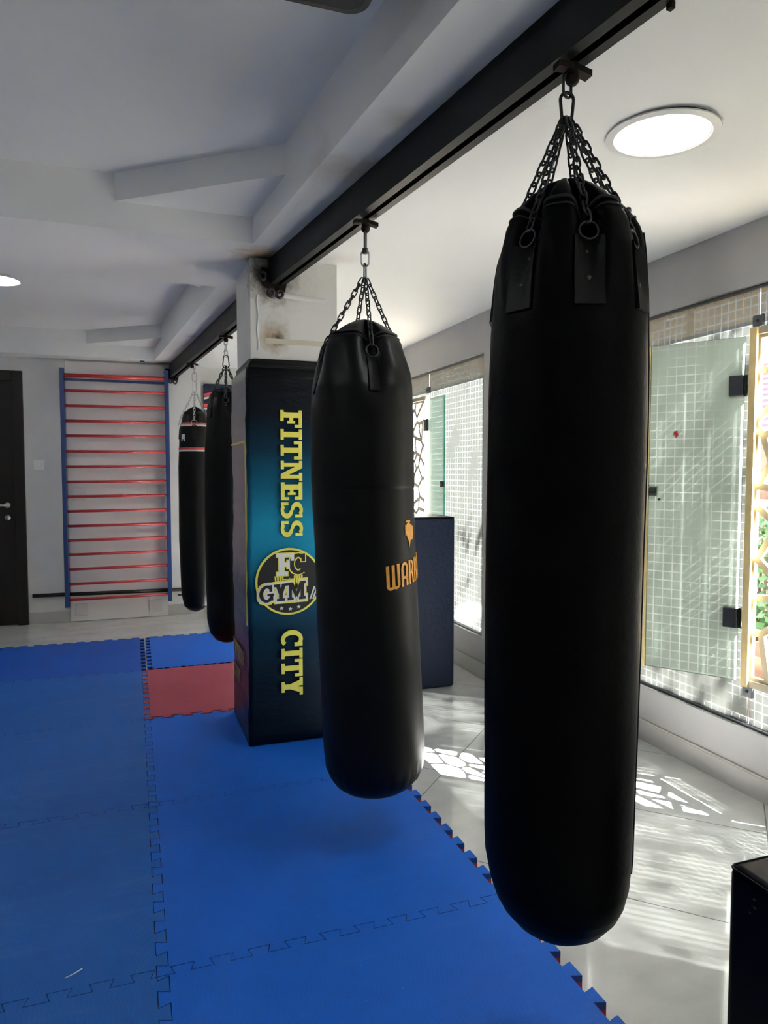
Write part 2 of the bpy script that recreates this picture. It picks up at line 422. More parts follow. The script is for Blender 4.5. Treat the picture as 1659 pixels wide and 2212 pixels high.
for Cc in (C1, C2):
    n_ = len(Cc)
    for i in range(n_):
        p, q = Cc[i], Cc[(i+1)%n_]
        b.add([(*p,ZC),(*q,ZC),(*q,ZT),(*p,ZT)], [(0,1,2,3)])
    b.add([(*p,ZT) for p in Cc], [(3,2,1,0)])
    for i in range(n_):                       # corner triangles at half height
        p = Vector(Cc[i]); q = Vector(Cc[(i+1)%n_]); r = Vector(Cc[i-1])
        e1 = (q-p).normalized(); e2 = (r-p).normalized()
        L1 = .57 if abs(e1.x) > .5 else .5; L2 = .57 if abs(e2.x) > .5 else .5
        a, c = p+e1*L1, p+e2*L2
        b.add([(p.x,p.y,ZM),(a.x,a.y,ZM),(c.x,c.y,ZM)], [(0,2,1)])
        b.add([(a.x,a.y,ZM),(c.x,c.y,ZM),(c.x,c.y,ZT),(a.x,a.y,ZT)], [(0,1,2,3)])
b.box(-3.3, XF+.13, -3.3, 7.4, 2.62, 2.75); b.box(XF+.13, XW+.13, -3.3, 3.73, 2.62, 2.75)
struct(b.build('ceiling', M['ceil']))

b = MB(); b.box(-3.2, .62, YB, YB+.2, 0, 2.62); b.box(.62, XF+.13, YB+.12, YB+.3, 0, 2.62)
struct(b.build('wall_back', M['wall']))
b = MB(); b.box(-3.3, -3.2, -3.2, 7.2, 0, 2.62); struct(b.build('wall_left', M['walldark']))
b = MB(); b.box(-3.3, XW+.14, -3.3, -3.2, 0, 2.62); struct(b.build('wall_front', M['walldark']))
WZ0, WZ1 = .27, 2.125
def wall_with_openings(x0, x1, y0, y1, ops):
    b = MB(); b.box(x0,x1,y0,y1,0,WZ0); b.box(x0,x1,y0,y1,WZ1,2.62)
    ys = [y0]+[v for o in ops for v in o]+[y1]
    for i in range(0,len(ys),2): b.box(x0,x1,ys[i],ys[i+1],WZ0,WZ1)
    return b
NY0, NY1 = .55, 3.35
FY0, FY1 = 4.13, 6.45
b = wall_with_openings(XW, XW+.13, -3.2, YS+.13, [(-2.6,-.2),(NY0,NY1)])
b.box(XF, XW, YS, YS+.13, 0, 2.62)
struct(b.build('wall_right', M['wallr']))
b = wall_with_openings(XF, XF+.13, YS+.13, YB+.2, [(FY0,FY1)])
struct(b.build('wall_right.001', M['wallr'], None))
# skirting
b = MB(); b.box(XW-.012, XW, -3.2, YS, 0, .095); b.box(XF, XW-.012, YS-.012, YS, 0, .095); b.box(XW-.010, XW, -3.2, YS, .095, .104, 1)
struct(b.build('baseboard_right', [M['skirt'], M['grout']]))
b = MB(); b.box(XF-.012, XF, YS, YB, 0, .095); b.box(XF-.010, XF, YS, YB, .095, .103, 1)
struct(b.build('baseboard_right.001', [M['skirt'], M['grout']]))
b = MB(); b.box(-.893, .62, YB-.012, YB, 0, .1); b.box(.62, XF, YB+.108, YB+.12, 0, .1); b.box(-3.2,-1.95,YB-.012,YB,0,.1)
struct(b.build('baseboard_back', M['skirt']))
# pillar
PX0, PX1, PY0, PY1 = .536, .958, 3.405, 3.86
b = MB(); b.box(PX0, PX1, PY0, PY1, .04, ZC+.002)
struct(b.build('pillar', M['pillar']))

# door at the back left
d = thing('door_1', None, None, (-1.42, YB, 0)); struct(d)
b = MB(); z1 = 2.235
b.box(-.98,-.895,YB-.035,YB+.02,0,z1); b.box(-1.95,-1.865,YB-.035,YB+.02,0,z1); b.box(-1.865,-.98,YB-.035,YB+.02,2.15,z1)
b.build('door_frame', M['darkwood'], d, off=(-1.42,YB,0), bevel=.004)
b = MB(); b.box(-1.865,-.98,YB-.012,YB+.02,0.005,2.15)
b.build('door_leaf', M['darkwood'], d, off=(-1.42,YB,0))
b = MB()
b.cyl((-1.04,YB-.012,1.065),(-1.04,YB-.022,1.065),.024); b.cyl((-1.04,YB-.02,1.065),(-1.04,YB-.05,1.065),.009); b.tube([(-1.04,YB-.05,1.065),(-1.08,YB-.052,1.066),(-1.15,YB-.05,1.064)],.009)
b.build('door_handle', M['chrome'], d, off=(-1.42,YB,0))
b = MB(); b.cyl((-1.04,YB-.012,.955),(-1.04,YB-.022,.955),.024); b.cyl((-1.04,YB-.02,.955),(-1.04,YB-.024,.955),.008)
b.build('keyhole_plate', M['chrome'], d, off=(-1.42,YB,0))

# ------------------------------------------------------------------ windows: fixed gridded panes with patch clamps
def pane(b, x, y0, y1, z0, z1, t=.010):
    """glass sheet: inner face carries the film (0), the rest is clear (1)"""
    vs = [(x,y0,z0),(x+t,y0,z0),(x+t,y1,z0),(x,y1,z0),(x,y0,z1),(x+t,y0,z1),(x+t,y1,z1),(x,y1,z1)]
    b.add(vs, [(3,0,4,7)], 0)
    b.add(vs, [(1,2,6,5)], 1)
DZ0, DZ1 = .455, 1.945     # doorway in the glass
def shopfront(name, x, y0, y1, dy0, dy1, off):
    w = thing(name, None, None, off); struct(w)
    pieces = [(y0,dy0,WZ0,WZ1)] if dy0 > y0+.05 else []
    pieces += [(dy0,dy1,DZ1+.003,WZ1),(dy0,dy1,WZ0,DZ0-.003)]
    pieces += [(dy1,y1,WZ0,WZ1)]
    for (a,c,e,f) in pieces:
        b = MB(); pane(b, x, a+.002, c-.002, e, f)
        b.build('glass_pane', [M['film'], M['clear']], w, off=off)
    b = MB(); s=.004
    b.box(x-.012, x+.02, y0, y1, WZ0, WZ0+.014); b.box(x-.012,x+.02,y0,y1,WZ1-.014,WZ1)
    b.build('window_channel', M['greyfit'], w, off=off)
    return w
w1 = shopfront('window_1', XW+.035, NY0, NY1, 1.84, 2.285, (XW+.04, 1.9, WZ0))
w2 = shopfront('window_2', XF+.035, FY0, FY1, 5.10, 5.75, (XF+.04, 5.3, WZ0))
w3 = thing('window_unseen', None, None, (XW+.04,-1.4,WZ0)); struct(w3)  # unseen window behind the camera, added to let in daylight
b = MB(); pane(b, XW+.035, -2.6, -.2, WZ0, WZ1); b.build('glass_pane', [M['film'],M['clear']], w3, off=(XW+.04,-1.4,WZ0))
def clamp(parent, x, y, z, off, sx=.05, sz=.048):
    b = MB(); b.box(x-.014, x-.001, y-sx/2, y+sx/2, z-sz/2, z+sz/2)
    o = b.build('patch_clamp', M['greyfit'], parent, off=off, bevel=.002)
    b = MB(); b.cyl((x-.014,y,z),(x-.017,y,z),.007); b.build('clamp_screw', M['patch'], o, off=off)
clamp(w1, XW+.035, 2.285, 1.978, (XW+.04,1.9,WZ0)); clamp(w1, XW+.035, 2.285, .425, (XW+.04,1.9,WZ0))
clamp(w2, XF+.035, 5.10, 1.985, (XF+.04,5.3,WZ0), .06,.05)

# glass door leaves, swung open
def glass_door(name, label, loc, rotz, L, film, gold, group=None):
    r = thing(name, label, 'glass door', loc, rotz)
    b = MB(); z0, z1, t = .469, 1.916, .010
    vs = [(0,-t,z0),(L,-t,z0),(L,0,z0),(0,0,z0),(0,-t,z1),(L,-t,z1),(L,0,z1),(0,0,z1)]
    b.add(vs, [(0,1,5,4)], 0); b.add(vs, [(2,3,7,6)], 1); b.add(vs, [(0,3,2,1),(4,5,6,7),(1,2,6,5),(3,0,4,7)], 2)
    b.build('glass_pane', [film, M['clear'], M['edgeglass']], r)
    for z in (1.715, .736):
        b = MB(); b.box(-.004,.062,-.028,-.011,z-.045,z+.045); b.box(.004,.058,.001,.014,z-.042,z+.042)
        h = b.build('hinge', M['patch'], r, bevel=.003)
        b = MB(); b.cyl((-.012,-.016,z-.045),(-.012,-.016,z+.045),.008); b.build('hinge_pin', M['chrome'], h)
    b = MB(); b.box(L-.038,L+.020,-.024,-.011,1.247,1.290); b.build('lock_patch', M['patch'], r, bevel=.002)
    if gold:
        b = MB(); b.prism([(.262,1.515),(.272,1.505),(.284,1.522),(.281,1.536),(.266,1.534)],-.0112,-.0102,fn=lambda a,c,d:(a,d,c)); b.build('sticker', M['sticker'], r)
        b = MB(); b.box(L,L+.012,-.014,.004,z0-.004,z1); b.build('edge_strip', M['brass'], r)
        b = MB(); b.cyl((.36*L+.2,-.010,1.232),(.36*L+.2,-.016,1.232),.006); b.build('screw_stub', M['chrome'], r)
    return r
ang = math.atan2(.32,-.205)
glass_door('glass_door', 'frosted glass door leaf with brass edge, swung open right of the largest bag', (XW-.012,2.31,0), ang, .385, M['filmleaf'], True)
glass_door('glass_door', 'greenish glass door leaf with dark green edge, open above the navy block', (XF+.018,5.11,0), math.radians(-90), .345, M['filmgreen'], False)

# ------------------------------------------------------------------ lattice gates
def clip(poly, a, b_, c):
    out = []
    for i in range(len(poly)):
        p, q = poly[i], poly[(i+1)%len(poly)]
        dp, dq = a*p[0]+b_*p[1]-c, a*q[0]+b_*q[1]-c
        if dp <= 0: out.append(p)
        if (dp < 0 < dq) or (dq < 0 < dp):
            t = dp/(dp-dq); out.append((p[0]+(q[0]-p[0])*t, p[1]+(q[1]-p[1])*t))
    return out
def voronoi_plate(b, y0, y1, z0, z1, x, t, size, half, rnd):
    seeds = []
    ny = max(2,int((y1-y0)/size)); nz = int((z1-z0)/size)
    for i in range(ny):
        for j in range(nz):
            seeds.append((y0+(i+.5+rnd.uniform(-.5,.5))*(y1-y0)/ny, z0+(j+.5+rnd.uniform(-.62,.62))*(z1-z0)/nz))
    for i,s in enumerate(seeds):
        poly = [(y0,z0),(y1,z0),(y1,z1),(y0,z1)]; ins = [(y0+half,z0+half),(y1-half,z0+half),(y1-half,z1-half),(y0+half,z1-half)]
        hole = list(ins)
        for j,q in enumerate(seeds):
            if i == j: continue
            a, c = q[0]-s[0], q[1]-s[1]; L = math.hypot(a,c)
            if L > size*3.2: continue
            a/=L; c/=L; m = a*(s[0]+q[0])/2+c*(s[1]+q[1])/2
            poly = clip(poly,a,c,m); hole = clip(hole,a,c,m-half)
        if len(poly) < 3: continue
        V = lambda p,xx: (xx,p[0],p[1])
        def orient(P): return P if sum(P[k][0]*P[(k+1)%len(P)][1]-P[(k+1)%len(P)][0]*P[k][1] for k in range(len(P)))>0 else P[::-1]
        poly = orient(poly)
        area = abs(sum(hole[k][0]*hole[(k+1)%len(hole)][1]-hole[(k+1)%len(hole)][0]*hole[k][1] for k in range(len(hole))))/2 if len(hole) > 2 else 0
        if area < 2e-4:
            n_=len(poly); b.add([V(p,x) for p in poly],[tuple(range(n_-1,-1,-1))]); b.add([V(p,x+t) for p in poly],[tuple(range(n_))]); continue
        hole = orient(hole)
        for xx,fl in ((x,True),(x+t,False)):
            L2 = [[Vector((*p,0)) for p in poly],[Vector((*p,0)) for p in hole]]
            allp = poly+hole; fs=[]
            for tr in tessellate_polygon(L2):
                a_ = [allp[k] for k in tr]
                ar = (a_[1][0]-a_[0][0])*(a_[2][1]-a_[0][1])-(a_[2][0]-a_[0][0])*(a_[1][1]-a_[0][1])
                tt = tr if ar > 0 else (tr[0],tr[2],tr[1])
                fs.append((tt[0],tt[2],tt[1]) if fl else tt)
            b.add([V(p,xx) for p in allp], fs)
        n_ = len(hole)
        b.add([V(p,x) for p in hole]+[V(p,x+t) for p in hole], [(k,(k+1)%n_,(k+1)%n_+n_,k+n_) for k in range(n_)])
def gate(label, x, y0, y1, seed, strip_side):
    r = thing('lattice_gate', label, 'lattice gate', (x,(y0+y1)/2,DZ0))
    off = (x,(y0+y1)/2,DZ0)
    b = MB(); voronoi_plate(b, y0+.02, y1-.02, DZ0+.03, DZ1-.03, x, .016, .112, .0140, random.Random(seed)); b.build('lattice_panel', M['lattice'], r, off=off)
    b = MB(); b.box(x-.012,x+.03,y0,y0+.02,DZ0,DZ1); b.box(x-.012,x+.03,y1-.02,y1,DZ0,DZ1); b.box(x-.012,x+.03,y0+.02,y1-.02,DZ0,DZ0+.03); b.box(x-.012,x+.03,y0+.02,y1-.02,DZ1-.03,DZ1)
    b.build('gate_frame', M['lattice'], r, off=off, bevel=.003)
    if strip_side < 0: return r
    b = MB(); yy = y1
    b.box(x-.024,x-.0125,yy-.034,yy,DZ0,DZ1); b.build('brass_strip', M['brass'], r, off=off)
gate('beige cut-metal lattice gate with polygon holes beside the brass-edged glass door', XW+.006, 1.845, 2.285, 11, 1)
gate('far beige lattice gate seen between the second bag and the greenish glass leaf', XF+.02, 5.13, 5.745, 5, -1)

# ------------------------------------------------------------------ steel rails
def rail(label, xfun, y0, y1, hangs, plate_y, name='steel_rail'):
    dx = xfun(0)-xfun(1)                      # x shrinks with y
    ym = (y0+y1)/2; off = (xfun(ym), ym, 2.24)
    r = thing(name, label, 'ceiling rail', off)
    H0, H1, W, T = 2.24, ZC-.002, .074, .006
    def seg(b, a0, a1, z0, z1, ya=y0, yb=y1):
        xs = lambda y,a: xfun(y)+a
        bot = [(xs(ya,a0),ya,z0),(xs(ya,a1),ya,z0),(xs(yb,a1),yb,z0),(xs(yb,a0),yb,z0)]
        b.hexa(bot, [(p[0],p[1],z1) for p in bot])
    for s in (0,1):
        b = MB()
        if s == 0: seg(b,0,T,H0,H1); seg(b,T,.029,H0,H0+.008); seg(b,T,.036,H1-.008,H1)
        else: seg(b,W-T,W,H0,H1); seg(b,.049,W-T,H0,H0+.008); seg(b,.038,W-T,H1-.008,H1)
        b.build('channel', M['steel'], r, off=off)
    for y in hangs:                            # T-shaped bracket welded under the slot
        x = xfun(y)+W/2
        b = MB()
        for sgn in (-1,1):
            p = [(x,y-.012,H0-.020),(x+sgn*.045,y-.014+sgn*.006,H0-.026),(x+sgn*.045,y+.012+sgn*.006,H0-.026),(x,y+.012,H0-.020)]
            if sgn < 0: p = p[::-1]
            b.hexa(p, [(q[0],q[1],q[2]+.013) for q in p])
        b.cyl((x,y,H0-.005),(x,y,H0-.034),.013); b.sphere((x,y,H0-.036),.016)
        b.build('hanger_bracket', M['rust'], r, off=off)
    if plate_y < 3.5:                          # small steel lug left on the right flange
        b = MB(); x = xfun(1.13)+W; b.box(x-.008,x+.003,1.128,1.140,H0-.012,H0); b.build('lug', M['rust'], r, off=off)
    # wall plate with rings
    s = -1
    x = xfun(plate_y); yy = plate_y
    b = MB()
    pl = [(-.035,.095),(-.045,.06),(-.03,.02),(.01,-.01),(.04,-.02),(.075,-.01),(.085,.03),(.085,.06),(.06,.095)]
    b.prism([(x+p[0], H0+p[1]-.02) for p in pl], yy-.012, yy, fn=lambda a,c,d: (a,d,c))
    b.build('end_plate', M['rust'], r, off=off)
    for (ox,oz) in ((.008,-.040),(.048,-.044),(-.030,.035)):
        b = MB(); pts = [(x+ox+.0150*math.cos(a), yy-.018, H0+oz+.0175*math.sin(a)) for a in [2*PI*k/20 for k in range(20)]]
        b.tube(pts,.0075,8,True); b.build('tie_ring', M['chain'], r, off=off)
    return r
farx = lambda y: .553+(4.6-y)*.09
rail('long dark steel ceiling rail carrying the two nearest punching bags', beamx, -3.1, 3.403, (1.36,2.41), 3.403)
rail('shorter dark steel ceiling rail behind the pillar, carrying the two farthest punching bags', farx, 3.862, 6.965, (4.70,5.96), 6.965)

# ------------------------------------------------------------------ punching bags
def link(b, p, q, roll, w, r):
    """one chain link (a stadium loop) between p and q"""
    p = Vector(p); q = Vector(q); d = (q-p); L = d.length; d.normalize()
    a = d.orthogonal().normalized(); a = Matrix.Rotation(roll,3,d) @ a
    h = L/2-w/2; c = (p+q)/2; pts = []
    for k in range(7):
        t = PI*k/6; pts.append(c+d*(h+w/2*math.sin(t))+a*(w/2*math.cos(t)))
    for k in range(7):
        t = PI+PI*k/6; pts.append(c+d*(-h+w/2*math.sin(t))+a*(w/2*math.cos(t)))
    b.tube(pts, r, 6, True)
def chain(b, p, q, pitch=.021, w=.0145, r=.0026, sag=0):
    p = Vector(p); q = Vector(q); n_ = max(2,round((q-p).length/pitch))
    P = [p.lerp(q,i/n_)+Vector((0,0,-sag*4*(i/n_)*(1-i/n_))) for i in range(n_+1)]
    for i in range(n_):
        e = (P[i+1]-P[i]).normalized()*r*1.6
        link(b, P[i]-e, P[i+1]+e, (i%2)*PI/2+.5, w, r)
RX, RY = math.cos(YAW), -math.sin(YAW)
def bag(label, cx, cy, prof, ztop, n, th0, mat, strap, hw, caret, ring_z, ring_r, chmat, tops, lobe=.2, bottom='round', swz=None, zipz=True, pleat=.16, rivets=True, group=None):
    """prof: (z, radius, sideways lean) from shoulder to bottom; ztop: apex; n straps starting at angle th0"""
    zb = prof[-1][0]-.012
    off = (cx,cy,zb)
    root = thing('punching_bag', label, 'punching bag', off)
    def lerp(z):
        if z >= prof[0][0]: return prof[0][1], prof[0][2]
        for (a,c) in zip(prof,prof[1:]):
            if c[0] <= z <= a[0]:
                t = (a[0]-z)/(a[0]-c[0]); return a[1]+(c[1]-a[1])*t, a[2]+(c[2]-a[2])*t
        return prof[-1][1], prof[-1][2]
    zs = prof[0][0]; Rs = prof[0][1]; NA = 128
    def mfun(th):
        v = math.cos(n*(th-th0)); return ((v+1)/2)**(4.5 if n==4 else 3)
    def pinch(z, th):
        if z > zs: k = 1
        else: k = max(0, 1-(zs-z)/pleat)**1.6
        # creases fanning out from the strap roots
        f = math.sin((th-th0)*n*3.0+z*30)*.02*k*(1-k)*2
        return 1-lobe*k*mfun(th)+.05*k*(1-mfun(th))*(1-k)+f
    def pt(r, z, th, lean): return (cx+lean*RX+r*math.cos(th), cy+lean*RY+r*math.sin(th), z)
    def surf(z, th, e=0):
        r, l = lerp(z); return pt(r*pinch(z,th)+e, z, th, l)
    rows = []
    # bottom
    zl, rl, ll = prof[-1]
    for s in (.0,.35,.7): rows.append([pt(rl*s+.0005, zl-.012*(1-s*s), 2*PI*k/NA, ll) for k in range(NA)])
    zz = zl
    zlist = sorted(set([p[0] for p in prof]+[zl+i*(zs-zl)/70 for i in range(71)]))
    for z in zlist:
        row = []
        for k in range(NA):
            th = 2*PI*k/NA; r,l = lerp(z); r *= pinch(z,th)
            if bottom == 'pleat' and z < zl+.16:
                u = (z-zl)/.16; r *= 1+.012*math.sin(k*1.9+math.sin(k*.7)*2)*math.sin(PI*min(1,u*1.1))**2
            row.append(pt(r,z,th,l))
        rows.append(row)
    # gathered dome
    top = []
    ls = prof[0][2]
    for i in range(1,13):
        t = i/12
        row = []
        for k in range(NA):
            th = 2*PI*k/NA; mm = mfun(th)
            u = math.sin(t*PI/2)
            r = Rs*((1-min(u,.9999)**1.5)**.68)*(1-lobe*(1-.3*t)*mm)*(1+.03*math.sin(2*th+1)*t)
            h = (ztop-zs)*u
            h -= (ztop-zs)*(.34*mm)*math.sin(PI*t)**1.0
            row.append(pt(max(r,.004), zs+h, th, ls*(1-t)))
        top.append(row)
    b = MB(); b.grid(rows+top, True, 0, True, True, True)
    body = b.build('bag_body', mat, root, off=off)
    if zipz:
        zi = 2
        b = MB(); pts = [Vector(p)+Vector((0,0,.003)) for p in top[zi]]
        b.tube(pts, .0042, 6, True); pts = [Vector(p)+Vector((0,0,.002)) for p in top[zi-1]]
        b.tube(pts, .0022, 6, True); b.build('zip', M['zip'], body, off=off)
    # straps, rings, chains
    ctop = Vector((cx+tops[1],cy+tops[2],caret))
    for i in range(n):
        th = th0+2*PI*i/n
        b = MB(); A=[];B=[]
        z0s, z1s = strap
        for j in range(9):
            z = z0s+(z1s-z0s)*j/8
            dth = hw/max(.05,lerp(z)[0])
            def ring_e(e): return [surf(z, th-dth+2*dth*k/8, e) for k in range(9)]
            A.append(ring_e(.006)); B.append(ring_e(-.004))
        b.grid(A, False); b.grid([r[::-1] for r in B], False)
        for e0,e1 in ((A[0],B[0]),(A[-1],B[-1])): b.grid([e0,e1], False, 0, False)
        for kk in (0,8): b.grid([[r[kk] for r in A],[r[kk] for r in B]], False, 0, False)
        st = b.build('strap', M['bagstrap'], root, off=off)
        if rivets:
            for f in (.22,.62):
                z = z0s+(z1s-z0s)*(1-f); p = Vector(surf(z,th,.004)); q = Vector(surf(z,th,.0075))
                b = MB(); b.cyl(p,q,.0048,12); b.build('rivet', M['rivet'], st, off=off)
        rb = Vector(surf(z1s-.004, th, .003)); rad = Vector((math.cos(th),math.sin(th),0)); tan = Vector((-math.sin(th),math.cos(th),0))
        inw = (Vector((0,0,1))-rad*.25).normalized()
        rc = rb+inw*ring_r*.75+rad*(.010+.05*lobe)
        b = MB(); b.tube([rc+(tan*math.cos(a)+inw*math.sin(a))*ring_r for a in [2*PI*k/24 for k in range(24)]], .0024 if ring_r<.022 else .002, 8, True)
        b.build('ring', chmat, root, off=off)
        b = MB(); chain(b, ctop+Vector((math.cos(th),math.sin(th),0))*.008, rc+inw*ring_r, pitch=tops[0])
        b.build('chain', chmat, root, off=off)
    return root, off, surf, body
def loop(b, c, h, w0, w1, r, ang, seg=8):
    """pear-shaped loop, top at c going down h; w0 top width, w1 bottom width, seen from angle ang"""
    a = Vector((math.cos(ang),math.sin(ang),0)); up = Vector((0,0,1)); c = Vector(c); pts=[]
    for k in range(9):
        t = PI*k/8; pts.append(c+up*(-w0/2+w0/2*math.sin(t))+a*(w0/2*math.cos(t)))
    for k in range(9):
        t = PI+PI*k/8; pts.append(c+up*(-h+w1/2+w1/2*math.sin(t))+a*(w1/2*math.cos(t)))
    b.tube(pts, r, seg, True)

# 1: the nearest bag
p1 = [(1.858,.1485,.0125),(1.845,.151,.0122),(1.814,.1565,.0101),(1.755,.1611,.0082),(1.675,.166,.0077),(1.576,.169,.0075),(1.475,.1706,.0069),(1.374,.1708,.0058),(1.272,.1705,.0044),(1.17,.1697,.0034),(1.066,.1694,.0028),(.962,.169,.0023),(.857,.1682,.0013),(.751,.1669,.0008),(.645,.1655,.0003),(.537,.1641,-.0002),(.488,.1627,.0008),(.431,.1552,.004),(.393,.1445,.006),(.366,.1314,.007),(.335,.1062,.008),(.312,.075,.008),(.302,.045,.008)]
r1, off1, surf1, body1 = bag('tall black leather punching bag, the largest and nearest, hanging front right', .90, 1.36, p1, 1.990, 7, math.radians(-109), M['bags'], (1.685,1.825), .030, 2.115, 1.84, .019, M['chain'], (.0235,0,0), lobe=.36, pleat=.2)
b = MB(); loop(b,(.90,1.36,2.212),.05,.026,.026,.0032,PI*.1); b.build('shackle', M['chain'], r1, off=off1)
b = MB(); loop(b,(.90,1.36,2.172),.066,.030,.022,.0036,-.2); b.build('carabiner', M['chain'], r1, off=off1)
b = MB(); th = math.radians(-38); b.tube([surf1(z,th+ (1.86-z)*.02,.001) for z in [1.86-i*.04 for i in range(36)]], .0022, 6); b.build('piping', M['bagstrap'], body1, off=off1)
# 2: the middle bag
p2 = [(1.788,.148,-.016),(1.776,.1507,-.0158),(1.749,.1575,-.015),(1.702,.1688,-.0126),(1.647,.178,-.0135),(1.55,.1816,-.012),(1.468,.1828,-.0113),(1.321,.1834,-.0099),(1.301,.1826,-.009),(1.296,.1800,-.009),(1.291,.1818,-.009),(1.221,.1813,-.0076),(1.097,.1794,-.0021),(1.049,.1804,-.0013),(.817,.183,.0083),(.677,.1827,.0156),(.537,.1833,.0221),(.394,.1839,.0287),(.344,.1824,.0303),(.295,.1764,.0315),(.262,.1626,.031),(.234,.142,.028),(.215,.115,.026),(.205,.09,.026)]
r2, off2, surf2, body2 = bag('black vinyl punching bag with orange lettering, hanging in front of the printed pillar', .782, 2.41, p2, 1.890, 4, math.radians(-93), M['bagm'], (1.625,1.748), .017, 2.03, 1.77, .021, M['chain'], (.0235,-.002,0), lobe=.40, bottom='pleat', pleat=.22, rivets=False)
b = MB(); loop(b,(.782,2.41,2.212),.085,.016,.016,.0034,PI*.3); b.cyl((.782,2.41,2.135),(.782,2.41,2.118),.0105); b.build('swivel', M['chain'], r2, off=off2)
b = MB(); loop(b,(.782,2.41,2.128),.055,.028,.026,.0036,-.25); b.build('shackle', M['chrome'], r2, off=off2)
b = MB(); loop(b,(.781,2.41,2.083),.06,.017,.02,.0028,.9); b.build('carabiner', M['chain'], r2, off=off2)
# 3 and 4: behind the pillar
p3 = [(1.845,.098,-.002),(1.802,.1096,-.0041),(1.769,.1169,-.003),(1.623,.1259,-.0047),(1.414,.1394,-.0084),(1.113,.1384,-.0106),(.713,.1346,-.011),(.401,.1292,-.0119),(.309,.112,-.0119),(.262,.078,-.010),(.247,.05,-.010)]
r3, off3, surf3, body3 = bag('plain black punching bag half hidden by the left side of the pillar', .58, 4.70, p3, 1.905, 6, math.radians(-98), M['bagm'], (1.70,1.80), .026, 2.035, 1.82, .017, M['chain'], (.026,0,0), lobe=.2, pleat=.18)
b = MB(); chain(b,(.58,4.70,2.21),(.58,4.70,2.10),pitch=.036,w=.02,r=.0036); b.build('hanger_chain', M['chrome'], r3, off=off3)
b = MB(); loop(b,(.58,4.70,2.107),.085,.03,.04,.0036,-.1); b.build('carabiner', M['chain'], r3, off=off3)
p4 = [(1.80,.098,-.004),(1.77,.105,-.0042),(1.706,.1159,-.0053),(1.403,.1271,-.0094),(.807,.125,-.0151),(.358,.1126,-.016),(.262,.0918,-.0151),(.229,.055,-.0159),(.223,.035,-.0159)]
r4, off4, surf4, body4 = bag('farthest black punching bag with two red and white stripes, beside the wall bars', .484, 5.96, p4, 1.885, 4, math.radians(-96), M['bagm'], (1.62,1.735), .016, 2.0, 1.75, .022, M['chrome'], (.026,0,0), lobe=.16, rivets=False)
b = MB(); chain(b,(.484,5.96,2.215),(.484,5.96,2.15),pitch=.032,w=.018,r=.0034); loop(b,(.484,5.96,2.16),.075,.034,.034,.004,-.2); b.build('swivel', M['chrome'], r4, off=off4)
b = MB(); loop(b,(.484,5.96,2.09),.095,.026,.03,.0034,.3); b.build('carabiner', M['chrome'], r4, off=off4)
for zc in (1.735, 1.535):
    for (za,zb2,mm,nm) in ((zc,zc+.016,'redstripe','red_stripe'),(zc-.016,zc-.002,'whitestripe','white_stripe')):
        b = MB(); rows = [[surf4(z, 2*PI*k/96, .0025) for k in range(96)] for z in (za,(za+zb2)/2,zb2)]
        b.grid(rows); b.build(nm, M[mm], body4, off=off4)
b = MB()
for (u0,u1,v0,v1) in ((0,.012,0,.055),(.012,.026,.018,.055),(.026,.036,0,.055)):
    th = math.radians(-150)
    b.grid([[surf4(1.60+v, th+u/.12, .003) for u in (u0,u1)] for v in (v0,v1)], False)
b.build('lettering', M['whitestripe'], body4, off=off4)

